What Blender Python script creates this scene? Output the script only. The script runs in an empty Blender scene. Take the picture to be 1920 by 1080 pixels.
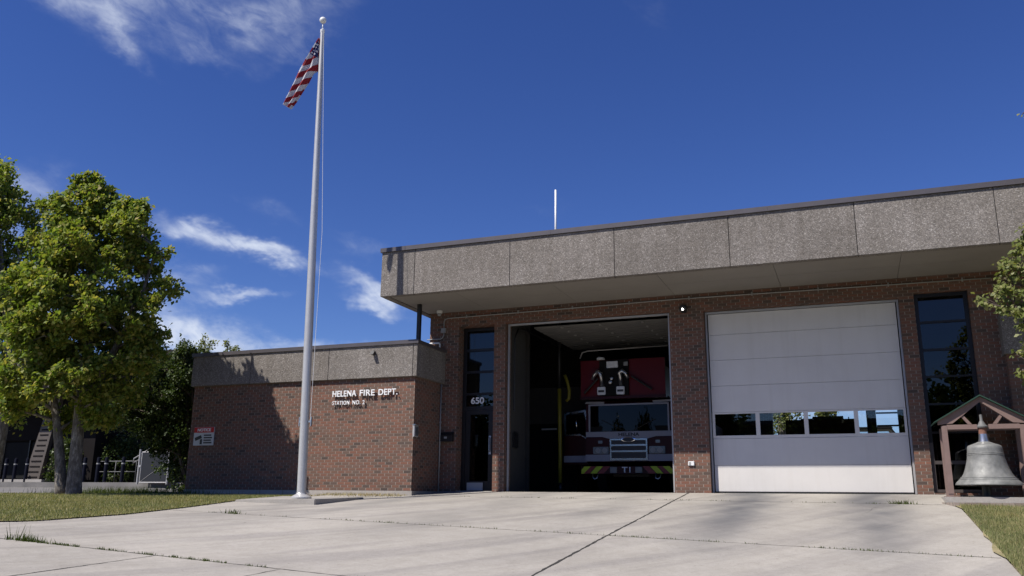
import bpy, bmesh, math, random
import numpy as np
from mathutils import Vector, Matrix
random.seed(7)
RNG = np.random.default_rng(11)
S = bpy.context.scene
COL = S.collection

# ------------------------------------------------------------------ camera
cd = bpy.data.cameras.new('camera')
cd.sensor_width = 36.0
cd.lens = 30.007
cd.clip_start = 0.1
cd.clip_end = 3000
cam = bpy.data.objects.new('camera', cd)
COL.objects.link(cam)
S.camera = cam
PITCH, YAW, ROLL = math.radians(13.97431), math.radians(21.69842), math.radians(0.59745)
fwd = Vector((-math.sin(YAW) * math.cos(PITCH), math.cos(YAW) * math.cos(PITCH), math.sin(PITCH)))
rgt = Vector((math.cos(YAW), math.sin(YAW), 0))
upv = rgt.cross(fwd)
r2 = rgt * math.cos(ROLL) + upv * math.sin(ROLL)
u2 = -rgt * math.sin(ROLL) + upv * math.cos(ROLL)
M = Matrix((r2, u2, -fwd)).transposed().to_4x4()
M.translation = Vector((5.60221, -19.91652, -0.20628))
cam.matrix_world = M

# ------------------------------------------------------------------ sun, sky, exposure
LDIR = Vector((0.80, 1.0, -1.667)).normalized()       # the way the sunlight travels
EL = math.asin(-LDIR.z)
SUN_ROT = math.atan2(-LDIR.x, -LDIR.y)
sl = bpy.data.lights.new('sun', 'SUN')
sl.energy = 4.6
sl.angle = math.radians(0.5)
sl.color = (1.0, 0.95, 0.88)
sun = bpy.data.objects.new('sun', sl)
sun.rotation_euler = LDIR.to_track_quat('-Z', 'Y').to_euler()
sun.location = (-20, -25, 40)
COL.objects.link(sun)
S.view_settings.view_transform = 'Standard'
S.view_settings.look = 'None'
S.view_settings.gamma = 1.0
S.view_settings.use_curve_mapping = False
S.view_settings.exposure = 0.45
S.cycles.max_bounces = 8
S.cycles.diffuse_bounces = 1
S.cycles.transparent_max_bounces = 16

W = bpy.data.worlds.new('World')
S.world = W
W.use_nodes = True
wn, wl = W.node_tree.nodes, W.node_tree.links
wn.clear()


def wmath(op, a, b=None, c=None, clamp=False):
    n = wn.new('ShaderNodeMath')
    n.operation = op
    n.use_clamp = clamp
    for i, v in enumerate((a, b, c)):
        if v is None:
            continue
        if isinstance(v, (int, float)):
            n.inputs[i].default_value = v
        else:
            wl.new(v, n.inputs[i])
    return n.outputs[0]


sky = wn.new('ShaderNodeTexSky')
sky.sky_type = 'NISHITA'
sky.sun_disc = False
sky.sun_elevation = EL
sky.sun_rotation = SUN_ROT
sky.altitude = 1200
sky.air_density = 1.0
sky.dust_density = 0.0
sky.ozone_density = 5.0
tc = wn.new('ShaderNodeTexCoord')
sx = wn.new('ShaderNodeSeparateXYZ')
wl.new(tc.outputs['Generated'], sx.inputs[0])
AZ = wmath('MULTIPLY', wmath('ARCTAN2', sx.outputs[0], sx.outputs[1]), 57.29578)
ELV = wmath('MULTIPLY', wmath('ARCSINE', sx.outputs[2]), 57.29578)


def wnoise(sxx, syy, ang, detail, off=0.0, rough=0.6, dist=0.0):
    ca, sa = math.cos(math.radians(ang)), math.sin(math.radians(ang))
    u = wmath('MULTIPLY', wmath('ADD', wmath('MULTIPLY', AZ, ca), wmath('MULTIPLY', ELV, sa)), sxx)
    v = wmath('MULTIPLY', wmath('ADD', wmath('MULTIPLY', AZ, -sa), wmath('MULTIPLY', ELV, ca)), syy)
    cb = wn.new('ShaderNodeCombineXYZ')
    wl.new(u, cb.inputs[0]); wl.new(v, cb.inputs[1]); cb.inputs[2].default_value = off
    n = wn.new('ShaderNodeTexNoise')
    n.inputs['Scale'].default_value = 1.0
    n.inputs['Detail'].default_value = detail
    n.inputs['Roughness'].default_value = rough
    n.inputs['Distortion'].default_value = dist
    wl.new(cb.outputs[0], n.inputs['Vector'])
    return n.outputs[0]


# thin high cloud lies at fixed directions (azimuth, elevation) of the sky
w1 = wmath('MULTIPLY', wmath('SUBTRACT', wnoise(0.22, 0.32, 0, 4, 3.0), 0.5), 6.0)
w2 = wmath('MULTIPLY', wmath('SUBTRACT', wnoise(0.28, 0.5, 0, 4, 9.0), 0.5), 3.2)
AZW, ELW = wmath('ADD', AZ, w1), wmath('ADD', ELV, w2)


def cloud(a0, e0, L, Wd, ang, amp):
    ca, sa = math.cos(math.radians(ang)), math.sin(math.radians(ang))
    da, de = wmath('SUBTRACT', AZW, a0), wmath('SUBTRACT', ELW, e0)
    u = wmath('ADD', wmath('MULTIPLY', da, ca / L), wmath('MULTIPLY', de, sa / L))
    v = wmath('ADD', wmath('MULTIPLY', da, -sa / Wd), wmath('MULTIPLY', de, ca / Wd))
    q = wmath('ADD', wmath('MULTIPLY', u, u), wmath('MULTIPLY', v, v))
    return wmath('MULTIPLY', wmath('EXPONENT', wmath('MULTIPLY', q, -1.0)), amp)


tot = None
for c in [(-55, 29.5, 4.5, 1.6, -14, .42), (-50.0, 29.2, 4.2, 1.9, -22, .46), (-48.0, 26.9, 2.4, .8, -38, .50), (-43.5, 27.4, 2.6, .7, -10, .34), (-43.5, 29.6, 5.0, 1.5, -6, .44), (-38.0, 30.6, 3.8, 1.5, 14, .44), (-45, 32.6, 9, 1.7, 6, .5), (-57, 32, 4.0, 1.6, 0, .4), (-37.5, 28.2, 3, .9, 30, .3),
          (-42.3, 16.3, 3.2, .85, -6, 1.0), (-38.0, 15.6, 2.6, .62, -20, .95), (-32.0, 13.9, 2.6, .75, -28, .9), (-31.0, 12.6, 2.0, .6, -12, .85),
          (-39.8, 12.7, 2.6, .42, 6, .75), (-43.5, 13.6, 2.6, .8, 0, .5), (-42.5, 9.8, 3.2, 1.2, 0, .95), (-37.5, 9.3, 4.0, .8, 4, .75), (-31, 9.6, 3.0, .6, 4, .35),
          (-11.6, 31.6, 1.6, 2.0, 40, .2), (-38.3, 18.2, 2.6, .8, -20, .3), (-31.7, 16.4, 2.2, .8, -10, .35), (-53.5, 17.3, 4.0, 1.8, 0, .6), (-56, 14, 4, 1.6, 0, .6), (-48, 11, 5, 2, 0, .7), (-19.5, 19.6, 3.2, .5, 4, .14),
          (15, 7, 9, 2.2, 0, .9), (35, 12, 12, 2.5, 5, .7), (-80, 20, 10, 3, 0, .8), (-5, 6.5, 8, 2, 0, 1.0), (10, 11, 9, 2.2, 0, .8), (150, 12, 25, 4, 0, .5), (-150, 16, 18, 3, 0, .5), (100, 25, 14, 4, 0, .6)]:
    m = cloud(*c)
    tot = m if tot is None else wmath('ADD', tot, m)
fib = wnoise(0.34, 0.70, -22, 9, 1.7, 0.58, 0.9)
fine = wnoise(1.2, 2.2, -24, 6, 5.1, 0.62, 0.8)
tex = wmath('ADD', wmath('MULTIPLY', fib, 1.5), wmath('MULTIPLY', fine, 0.42))
fac = wmath('MULTIPLY', tot, wmath('SUBTRACT', tex, 0.16))
mr = wn.new('ShaderNodeMapRange')
mr.interpolation_type = 'SMOOTHSTEP'
mr.inputs['From Min'].default_value = 0.05
mr.inputs['From Max'].default_value = 1.28
wl.new(fac, mr.inputs['Value'])
fac = wmath('MULTIPLY', mr.outputs[0], 0.9)
hs = wn.new('ShaderNodeHueSaturation')
hs.inputs['Hue'].default_value = 0.520
hs.inputs['Saturation'].default_value = 1.20
hs.inputs['Value'].default_value = 1.35
wl.new(sky.outputs[0], hs.inputs['Color'])
mx = wn.new('ShaderNodeMix')
mx.data_type = 'RGBA'
wl.new(fac, mx.inputs[0])
wl.new(hs.outputs[0], mx.inputs[6])
mx.inputs[7].default_value = (9.2, 10.0, 11.6, 1)
bg = wn.new('ShaderNodeBackground')
bg.inputs['Strength'].default_value = 0.06
wl.new(mx.outputs[2], bg.inputs['Color'])
wo = wn.new('ShaderNodeOutputWorld')
wl.new(bg.outputs[0], wo.inputs[0])


# ------------------------------------------------------------------ materials
class Mat:
    def __init__(s, name):
        s.m = bpy.data.materials.new(name)
        s.m.use_nodes = True
        s.n, s.l = s.m.node_tree.nodes, s.m.node_tree.links
        s.b = s.n['Principled BSDF']

    def math(s, op, a, b=None, clamp=False):
        n = s.n.new('ShaderNodeMath'); n.operation = op; n.use_clamp = clamp
        for i, v in enumerate((a, b)):
            if v is None: continue
            if isinstance(v, (int, float)): n.inputs[i].default_value = v
            else: s.l.new(v, n.inputs[i])
        return n.outputs[0]

    def coord(s, kind='Object', scale=(1, 1, 1)):
        t = s.n.new('ShaderNodeTexCoord')
        mp = s.n.new('ShaderNodeMapping')
        mp.inputs['Scale'].default_value = scale
        s.l.new(t.outputs[kind], mp.inputs[0])
        return mp.outputs[0]

    def noise(s, vec, scale, detail=4, rough=.6, dist=0):
        n = s.n.new('ShaderNodeTexNoise')
        n.inputs['Scale'].default_value = scale
        n.inputs['Detail'].default_value = detail
        n.inputs['Roughness'].default_value = rough
        n.inputs['Distortion'].default_value = dist
        s.l.new(vec, n.inputs['Vector'])
        return n.outputs[0]

    def ramp(s, fac, stops, interp='LINEAR'):
        r = s.n.new('ShaderNodeValToRGB')
        r.color_ramp.interpolation = interp
        e = r.color_ramp.elements
        while len(e) < len(stops): e.new(0.5)
        for i, (p, c) in enumerate(stops):
            e[i].position = p
            e[i].color = (*c, 1) if len(c) == 3 else c
        s.l.new(fac, r.inputs[0])
        return r.outputs[0]

    def mix(s, fac, a, b, mode='MIX'):
        n = s.n.new('ShaderNodeMix'); n.data_type = 'RGBA'; n.blend_type = mode
        for i, v in ((0, fac), (6, a), (7, b)):
            if isinstance(v, (int, float)): n.inputs[i].default_value = v
            elif isinstance(v, tuple): n.inputs[i].default_value = (*v, 1)
            else: s.l.new(v, n.inputs[i])
        return n.outputs[2]

    def color(s, c): s.l.new(c, s.b.inputs['Base Color'])

    def bump(s, h, strength=.3, dist=.01):
        n = s.n.new('ShaderNodeBump')
        n.inputs['Strength'].default_value = strength
        n.inputs['Distance'].default_value = dist
        s.l.new(h, n.inputs['Height'])
        s.l.new(n.outputs[0], s.b.inputs['Normal'])


def plain(name, col, rough=.5, metal=0., var=.08, scale=3., spec=.5, bump=0):
    k = Mat(name)
    k.b.inputs['Roughness'].default_value = rough
    k.b.inputs['Metallic'].default_value = metal
    k.b.inputs['Specular IOR Level'].default_value = spec
    v = k.coord()
    n = k.noise(v, scale, 6)
    a = tuple(max(0, c * (1 - var)) for c in col)
    b = tuple(min(1, c * (1 + var)) for c in col)
    k.color(k.ramp(n, [(.3, a), (.7, b)]))
    if bump: k.bump(k.noise(v, 40, 3), bump, .004)
    return k.m


def make_brick():
    k = Mat('brick')
    k.b.inputs['Roughness'].default_value = .85
    k.b.inputs['Specular IOR Level'].default_value = .2
    t = k.n.new('ShaderNodeTexCoord')
    s = k.n.new('ShaderNodeSeparateXYZ'); k.l.new(t.outputs['Object'], s.inputs[0])
    c = k.n.new('ShaderNodeCombineXYZ')
    k.l.new(k.math('ADD', k.math('ADD', s.outputs[0], s.outputs[1]), 40.0), c.inputs[0])
    k.l.new(k.math('ADD', s.outputs[2], 20.05), c.inputs[1])
    b = k.n.new('ShaderNodeTexBrick')
    b.offset = .5
    b.inputs['Color1'].default_value = (0, 0, 0, 1)
    b.inputs['Color2'].default_value = (1, 1, 1, 1)
    b.inputs['Mortar'].default_value = (.5, .5, .5, 1)
    b.inputs['Scale'].default_value = 1
    b.inputs['Mortar Size'].default_value = .006
    b.inputs['Mortar Smooth'].default_value = .15
    b.inputs['Bias'].default_value = 0
    b.inputs['Brick Width'].default_value = .2032
    b.inputs['Row Height'].default_value = .0677
    k.l.new(c.outputs[0], b.inputs['Vector'])
    br = k.ramp(b.outputs['Color'], [(0, (.088, .066, .056)), (.07, (.115, .083, .068)), (.2, (.155, .098, .074)), (.4, (.200, .104, .073)),
                                     (.6, (.215, .102, .071)), (.78, (.180, .097, .072)), (.9, (.150, .104, .083)), (1, (.245, .118, .082))])
    big = k.noise(t.outputs['Object'], .55, 4)
    br = k.mix(.8, br, k.ramp(big, [(.3, (.71, .74, .76)), (.7, (1.03, 1.01, .99))]), 'MULTIPLY')
    fine = k.noise(t.outputs['Object'], 60, 3)
    br = k.mix(.6, br, k.ramp(fine, [(.3, (.8, .8, .8)), (.7, (1.15, 1.15, 1.15))]), 'MULTIPLY')
    fz = k.math('FRACT', k.math('DIVIDE', k.math('ADD', s.outputs[2], 20.05), .0677))
    bed = k.math('GREATER_THAN', k.math('ABSOLUTE', k.math('SUBTRACT', fz, .5)), .41)   # shade inside the raked bed joints is put into their mortar colour
    k.color(k.mix(b.outputs['Fac'], br, k.mix(bed, (.33, .295, .255), (.165, .130, .108))))
    k.bump(k.math('SUBTRACT', k.math('MULTIPLY', fine, .15), b.outputs['Fac']), .7, .008)
    return k.m


def make_aggregate():
    k = Mat('exposed_aggregate')
    k.b.inputs['Roughness'].default_value = .9
    k.b.inputs['Specular IOR Level'].default_value = .2
    v = k.coord()
    vo = k.n.new('ShaderNodeTexVoronoi'); vo.inputs['Scale'].default_value = 66
    k.l.new(v, vo.inputs['Vector'])
    sp = k.n.new('ShaderNodeSeparateColor'); k.l.new(vo.outputs['Color'], sp.inputs[0])
    st = k.ramp(sp.outputs[0], [(0, (.125, .115, .106)), (.25, (.163, .149, .135)), (.5, (.195, .178, .162)), (.75, (.228, .206, .188)), (.93, (.28, .257, .24)), (1, (.40, .378, .355))])
    n2 = k.noise(v, 15, 4)
    st = k.mix(.8, st, k.ramp(n2, [(.3, (.86, .86, .86)), (.7, (1.15, 1.15, 1.15))]), 'MULTIPLY')
    n3 = k.noise(v, .8, 5)
    st = k.mix(.9, st, k.ramp(n3, [(.3, (.80, .79, .77)), (.7, (1.1, 1.1, 1.1))]), 'MULTIPLY')
    d = k.noise(k.coord(scale=(5, 5, .35)), 1, 3)
    st = k.mix(.7, st, k.ramp(d, [(.35, (.86, .85, .83)), (.6, (1.04, 1.04, 1.04))]), 'MULTIPLY')
    oi = k.n.new('ShaderNodeObjectInfo')
    st = k.mix(1, st, k.ramp(oi.outputs['Random'], [(0, (.92, .915, .91)), (.5, (1, .985, .97)), (1, (1.06, 1.06, 1.06))]), 'MULTIPLY')
    k.color(st)
    k.bump(vo.outputs['Distance'], .35, .008)
    return k.m


def make_concrete(name, base, stains=False):
    k = Mat(name)
    k.b.inputs['Roughness'].default_value = .85
    k.b.inputs['Specular IOR Level'].default_value = .25
    v = k.coord()
    a = k.noise(v, .35, 5, .55, .3)
    c = k.ramp(a, [(.3, tuple(x * .86 for x in base)), (.5, base), (.72, tuple(x * 1.1 for x in base))])
    b = k.noise(v, 3.2, 6, .65)
    c = k.mix(.8, c, k.ramp(b, [(.3, (.90, .89, .87)), (.7, (1.08, 1.08, 1.08))]), 'MULTIPLY')
    g2 = k.noise(v, 13, 4, .7)
    c = k.mix(.8, c, k.ramp(g2, [(.3, (.91, .91, .91)), (.7, (1.07, 1.07, 1.07))]), 'MULTIPLY')
    f = k.noise(v, 70, 3, .7)
    c = k.mix(.9, c, k.ramp(f, [(.25, (.82, .82, .82)), (.75, (1.14, 1.14, 1.14))]), 'MULTIPLY')
    sp = k.noise(v, 26, 2, .5)
    c = k.mix(.8, c, k.ramp(sp, [(.24, (.62, .60, .58)), (.33, (1, 1, 1))]), 'MULTIPLY')
    if stains:
        t = k.n.new('ShaderNodeTexCoord')
        s = k.n.new('ShaderNodeSeparateXYZ'); k.l.new(t.outputs['Object'], s.inputs[0])
        wob = k.math('MULTIPLY', k.math('SUBTRACT', k.noise(v, .5, 3), .5), .9)
        xx = k.math('ADD', s.outputs[0], wob)
        tot = None
        # tyre tracks of the engines: pairs of long grey bands running out of each bay
        for x0, w, am in ((3.5, .55, .95), (5.85, .5, .9), (-1.3, .5, .3), (1.0, .45, .3), (-3.9, .3, .45), (-5.2, .3, .35)):
            q = k.math('DIVIDE', k.math('SUBTRACT', xx, x0), w)
            g = k.math('MULTIPLY', k.math('EXPONENT', k.math('MULTIPLY', k.math('MULTIPLY', q, q), -1.0)), am)
            tot = g if tot is None else k.math('ADD', tot, g)
        # wheel arcs curving off to the street
        sw = k.n.new('ShaderNodeCombineXYZ')
        k.l.new(k.math('MULTIPLY', k.math('ADD', s.outputs[0], k.math('MULTIPLY', s.outputs[1], -.55)), 1.5), sw.inputs[0])
        k.l.new(k.math('MULTIPLY', k.math('ADD', s.outputs[1], k.math('MULTIPLY', s.outputs[0], .55)), .12), sw.inputs[1])
        arcs = k.noise(sw.outputs[0], 1.0, 4, .6, .5)
        patch = k.ramp(k.noise(v, .55, 4, .6, .4), [(.25, (.3, .3, .3)), (.55, (1, 1, 1))])
        fade = k.n.new('ShaderNodeMapRange')
        fade.inputs['From Min'].default_value = -9.5; fade.inputs['From Max'].default_value = -4
        k.l.new(s.outputs[1], fade.inputs['Value'])
        am = k.math('MULTIPLY', k.math('MULTIPLY', tot, patch), fade.outputs[0], True)
        c = k.mix(k.math('MULTIPLY', am, .92), c, (.105, .107, .115))
        vs = k.n.new('ShaderNodeTexVoronoi'); vs.inputs['Scale'].default_value = 2.6; k.l.new(v, vs.inputs['Vector'])
        drip = k.ramp(vs.outputs['Distance'], [(.035, (.45, .42, .40)), (.06, (1, 1, 1))])
        c = k.mix(k.ramp(k.noise(v, .3, 2), [(.5, (0, 0, 0)), (.62, (.9, .9, .9))]), c, drip, 'MULTIPLY')
        c = k.mix(.75, c, k.ramp(arcs, [(.36, (.78, .78, .80)), (.55, (1.03, 1.03, 1.02))]), 'MULTIPLY')
    k.color(c)
    k.bump(f, .25, .004)
    return k.m


def make_ground(name, c1, c2, sc=1.2):
    k = Mat(name)
    k.b.inputs['Roughness'].default_value = .95
    k.b.inputs['Specular IOR Level'].default_value = .1
    v = k.coord()
    c = k.ramp(k.noise(v, sc, 6), [(.3, c1), (.7, c2)])
    c = k.mix(.8, c, k.ramp(k.noise(v, 35, 3), [(.3, (.72, .72, .72)), (.7, (1.25, 1.25, 1.25))]), 'MULTIPLY')
    k.color(c)
    return k.m


def make_leaf(name, cols, transl=.35, rough=.45):
    k = Mat(name)
    g = k.n.new('ShaderNodeNewGeometry')
    c = k.ramp(g.outputs['Random Per Island'], cols)
    v = k.coord()
    c = k.mix(.7, c, k.ramp(k.noise(v, .9, 3), [(.3, (.8, .9, .85)), (.7, (1.2, 1.1, 1.0))]), 'MULTIPLY')
    k.color(c)
    k.b.inputs['Roughness'].default_value = rough
    k.b.inputs['Specular IOR Level'].default_value = .22
    t = k.n.new('ShaderNodeBsdfTranslucent')
    k.l.new(k.mix(1, c, (1.3, 1.35, .6), 'MULTIPLY'), t.inputs[0])
    m = k.n.new('ShaderNodeMixShader'); m.inputs[0].default_value = transl
    k.l.new(k.b.outputs[0], m.inputs[1]); k.l.new(t.outputs[0], m.inputs[2])
    k.l.new(m.outputs[0], k.n['Material Output'].inputs[0])
    return k.m


def make_bark(name, c1, c2, c3):
    k = Mat(name)
    k.b.inputs['Roughness'].default_value = .9
    v = k.coord(scale=(1, 1, .35))
    c = k.ramp(k.noise(v, 14, 6, .7), [(.3, c1), (.5, c2), (.72, c3)])
    k.color(c)
    k.bump(k.noise(v, 22, 5), .7, .02)
    return k.m


def make_glass(name, tint, refl=1.0, rough=.0):
    k = Mat(name)
    n = k.n
    tr = n.new('ShaderNodeBsdfTransparent'); tr.inputs[0].default_value = (*tint, 1)
    gl = n.new('ShaderNodeBsdfGlossy'); gl.inputs['Roughness'].default_value = rough
    gl.inputs['Color'].default_value = (refl, refl, refl, 1)
    fr = n.new('ShaderNodeFresnel'); fr.inputs['IOR'].default_value = 1.5
    m = n.new('ShaderNodeMixShader')
    k.l.new(fr.outputs[0], m.inputs[0]); k.l.new(tr.outputs[0], m.inputs[1]); k.l.new(gl.outputs[0], m.inputs[2])
    k.l.new(m.outputs[0], n['Material Output'].inputs[0])
    return k.m


def make_door_paint():
    k = Mat('white_door_paint')
    k.b.inputs['Roughness'].default_value = .5
    v = k.coord()
    c = k.ramp(k.noise(v, 1.1, 6, .65), [(.3, (.625, .597, .562)), (.7, (.68, .65, .612))])
    st = k.noise(k.coord(scale=(7, 1, .5)), 1.0, 5, .6)
    c = k.mix(.8, c, k.ramp(st, [(.30, (.955, .95, .94)), (.5, (1, 1, 1))]), 'MULTIPLY')
    k.color(c)
    k.bump(k.noise(k.coord(scale=(60, 1, 220)), 1, 2), .12, .003)
    return k.m


def make_flag():
    k = Mat('flag_cloth')
    k.b.inputs['Roughness'].default_value = .8
    u = k.n.new('ShaderNodeUVMap')
    s = k.n.new('ShaderNodeSeparateXYZ'); k.l.new(u.outputs[0], s.inputs[0])
    U, V = s.outputs[0], s.outputs[1]
    st = k.math('GREATER_THAN', k.math('MODULO', k.math('MULTIPLY', V, 6.5), 1.0), .5)
    col = k.mix(st, (.30, .016, .024), (.66, .66, .69))
    can = k.math('LESS_THAN', k.math('ADD', U, 0), .40)
    can = k.math('MULTIPLY', can, k.math('LESS_THAN', V, .5385))
    # rows of stars
    fu = k.math('SUBTRACT', k.math('FRACT', k.math('MULTIPLY', U, 15)), .5)
    fv = k.math('SUBTRACT', k.math('FRACT', k.math('MULTIPLY', V, 11)), .5)
    star = k.math('LESS_THAN', k.math('ADD', k.math('MULTIPLY', fu, fu), k.math('MULTIPLY', fv, fv)), .09)
    cc = k.mix(star, (.022, .028, .13), (.75, .75, .8))
    col = k.mix(can, col, cc)
    k.color(col)
    t = k.n.new('ShaderNodeBsdfTranslucent'); k.l.new(col, t.inputs[0])
    m = k.n.new('ShaderNodeMixShader'); m.inputs[0].default_value = .3
    k.l.new(k.b.outputs[0], m.inputs[1]); k.l.new(t.outputs[0], m.inputs[2])
    k.l.new(m.outputs[0], k.n['Material Output'].inputs[0])
    return k.m


def make_chainlink():
    k = Mat('chain_link_slats')
    k.b.inputs['Roughness'].default_value = .9
    k.b.inputs['Specular IOR Level'].default_value = .08
    v = k.coord()
    w = k.n.new('ShaderNodeTexWave'); w.inputs['Scale'].default_value = 5
    k.l.new(v, w.inputs['Vector'])
    k.color(k.ramp(w.outputs[0], [(.2, (.024, .026, .031)), (.8, (.040, .043, .050))]))
    return k.m


MT = dict(
    brick=make_brick(), agg=make_aggregate(),
    drive=make_concrete('driveway_concrete', (.352, .327, .293), True),
    conc=make_concrete('pale_concrete', (.33, .31, .285)),
    plinth=make_concrete('plinth_concrete', (.36, .33, .30)),
    soffit=plain('soffit_plaster', (.245, .225, .20), .8, var=.06, scale=1.2),
    coping=plain('coping_metal', (.098, .088, .092), .4, .2, .1),
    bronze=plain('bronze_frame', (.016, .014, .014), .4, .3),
    bronze_lit=plain('sunlit_bronze_frame', (.09, .075, .07), .45, .3),  # same bronze, with sunlight put into a paler colour
    white=make_door_paint(),
    inner_panel=plain('inner_door_panel', (.20, .195, .185), .7),
    galv=plain('galvanised_frame', (.42, .41, .40), .45, .35, .06),
    steel=plain('brushed_steel', (.5, .5, .5), .3, .9, .05),
    alum=plain('aluminium_pole', (.50, .495, .485), .38, .35, .05, 8),
    black=plain('black_metal', (.012, .012, .013), .45, 0),
    rubber=plain('black_rubber', (.015, .015, .015), .8),
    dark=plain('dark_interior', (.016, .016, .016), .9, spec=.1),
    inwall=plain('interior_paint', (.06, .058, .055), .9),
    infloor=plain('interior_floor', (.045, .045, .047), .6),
    whitep=plain('white_plastic', (.75, .75, .74), .4),
    letter=plain('white_letter_paint', (.80, .80, .80), .5),
    grey=plain('grey_plastic', (.30, .30, .29), .5),
    darkgrey=plain('dark_grey_metal', (.13, .13, .13), .6),
    straw=make_leaf('dry_straw', [(0, (.26, .21, .11)), (1, (.42, .36, .22))], .2, .8),
    twigwall=plain('dark_brick', (.06, .045, .04), .9),
    red=plain('sign_red', (.50, .012, .012), .6),
    signwhite=plain('sign_white', (.55, .56, .56), .6),
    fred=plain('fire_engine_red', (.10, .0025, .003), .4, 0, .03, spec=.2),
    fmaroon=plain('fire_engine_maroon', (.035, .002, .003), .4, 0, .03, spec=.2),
    fwhite=plain('fire_engine_white', (.33, .33, .37), .4, 0, .03, spec=.2),
    chrome=plain('chrome', (.72, .72, .74), .16, 1, .03),
    lime=plain('reflective_lime', (.50, .60, .010), .5, 0, .03),
    fredstripe=plain('reflective_red', (.22, .008, .010), .45, 0, .03),
    yellow=plain('yellow_hose', (.22, .185, .015), .55),
    navy=plain('dark_navy_paint', (.008, .009, .018), .8, spec=.1),
    lamp=plain('headlamp_lens', (.42, .43, .46), .12, .6),
    bell=None, wood=plain('brown_painted_steel', (.20, .135, .118), .55, 0, .1, 6),
    rust=plain('rusty_collar', (.20, .095, .065), .75, 0, .25, 20),
    green=plain('green_roof_metal', (.030, .068, .047), .4, .2),
    paver=None, asphalt=make_ground('asphalt', (.14, .135, .13), (.21, .20, .19)),
    street=make_ground('street_asphalt', (.045, .045, .046), (.07, .07, .07)),
    lawn=make_ground('lawn_soil', (.13, .14, .06), (.33, .27, .16), 1.5),
    earth=make_ground('dry_earth', (.15, .13, .09), (.22, .19, .13)),
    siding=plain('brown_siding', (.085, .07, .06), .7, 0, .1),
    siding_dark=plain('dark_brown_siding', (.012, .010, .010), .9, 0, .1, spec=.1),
    joint=plain('joint_filler', (.035, .032, .028), .95, 0, .3, 9),
    glass=make_glass('tinted_glass', (.22, .235, .24)),
    clear=make_glass('clear_glass', (.90, .92, .93)),
    cabglass=make_glass('cab_glass', (.02, .022, .022), .4),
    bark=make_bark('grey_bark', (.05, .045, .038), (.13, .115, .10), (.36, .34, .31)),
    twig=make_bark('brown_bark', (.05, .038, .03), (.10, .075, .06), (.16, .12, .10)),
    leafA=make_leaf('ash_leaf', [(0, (.105, .165, .028)), (.5, (.185, .235, .046)), (.85, (.28, .285, .07)), (1, (.36, .30, .10))], .42, .55),
    leafB=make_leaf('birch_leaf', [(0, (.11, .14, .035)), (.5, (.17, .19, .06)), (1, (.28, .27, .12))], .35),
    leafC=make_leaf('dark_leaf', [(0, (.028, .050, .012)), (.6, (.05, .075, .018)), (1, (.085, .105, .03))], .25),
    blade=make_leaf('grass_leaf', [(0, (.15, .175, .07)), (.6, (.245, .25, .115)), (1, (.40, .345, .20))], .3, .7),
    weed=make_leaf('weed_leaf', [(0, (.045, .07, .015)), (1, (.10, .125, .03))], .3, .6),
    flag=make_flag(), link=make_chainlink(),
)


def make_bell_mat():
    k = Mat('weathered_bell_bronze')
    v = k.coord()
    n = k.noise(v, 6, 6, .65)
    k.color(k.ramp(n, [(.3, (.125, .128, .124)), (.5, (.19, .192, .186)), (.72, (.265, .265, .255))]))
    k.b.inputs['Metallic'].default_value = .12
    k.l.new(k.ramp(k.noise(v, 14, 4), [(.3, (.47, .47, .47)), (.7, (.62, .62, .62))]), k.b.inputs['Roughness'])
    k.bump(k.noise(v, 30, 4), .12, .004)
    return k.m


def make_paver():
    k = Mat('brick_pavers')
    k.b.inputs['Roughness'].default_value = .9
    t = k.coord()
    b = k.n.new('ShaderNodeTexBrick')
    b.inputs['Color1'].default_value = (.21, .165, .14, 1); b.inputs['Color2'].default_value = (.31, .26, .225, 1)
    b.inputs['Mortar'].default_value = (.15, .135, .11, 1)
    b.inputs['Scale'].default_value = 1; b.inputs['Mortar Size'].default_value = .008
    b.inputs['Brick Width'].default_value = .2; b.inputs['Row Height'].default_value = .1
    k.l.new(t, b.inputs['Vector'])
    k.color(b.outputs[0])
    return k.m


MT['bell'] = make_bell_mat()
MT['paver'] = make_paver()


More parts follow.
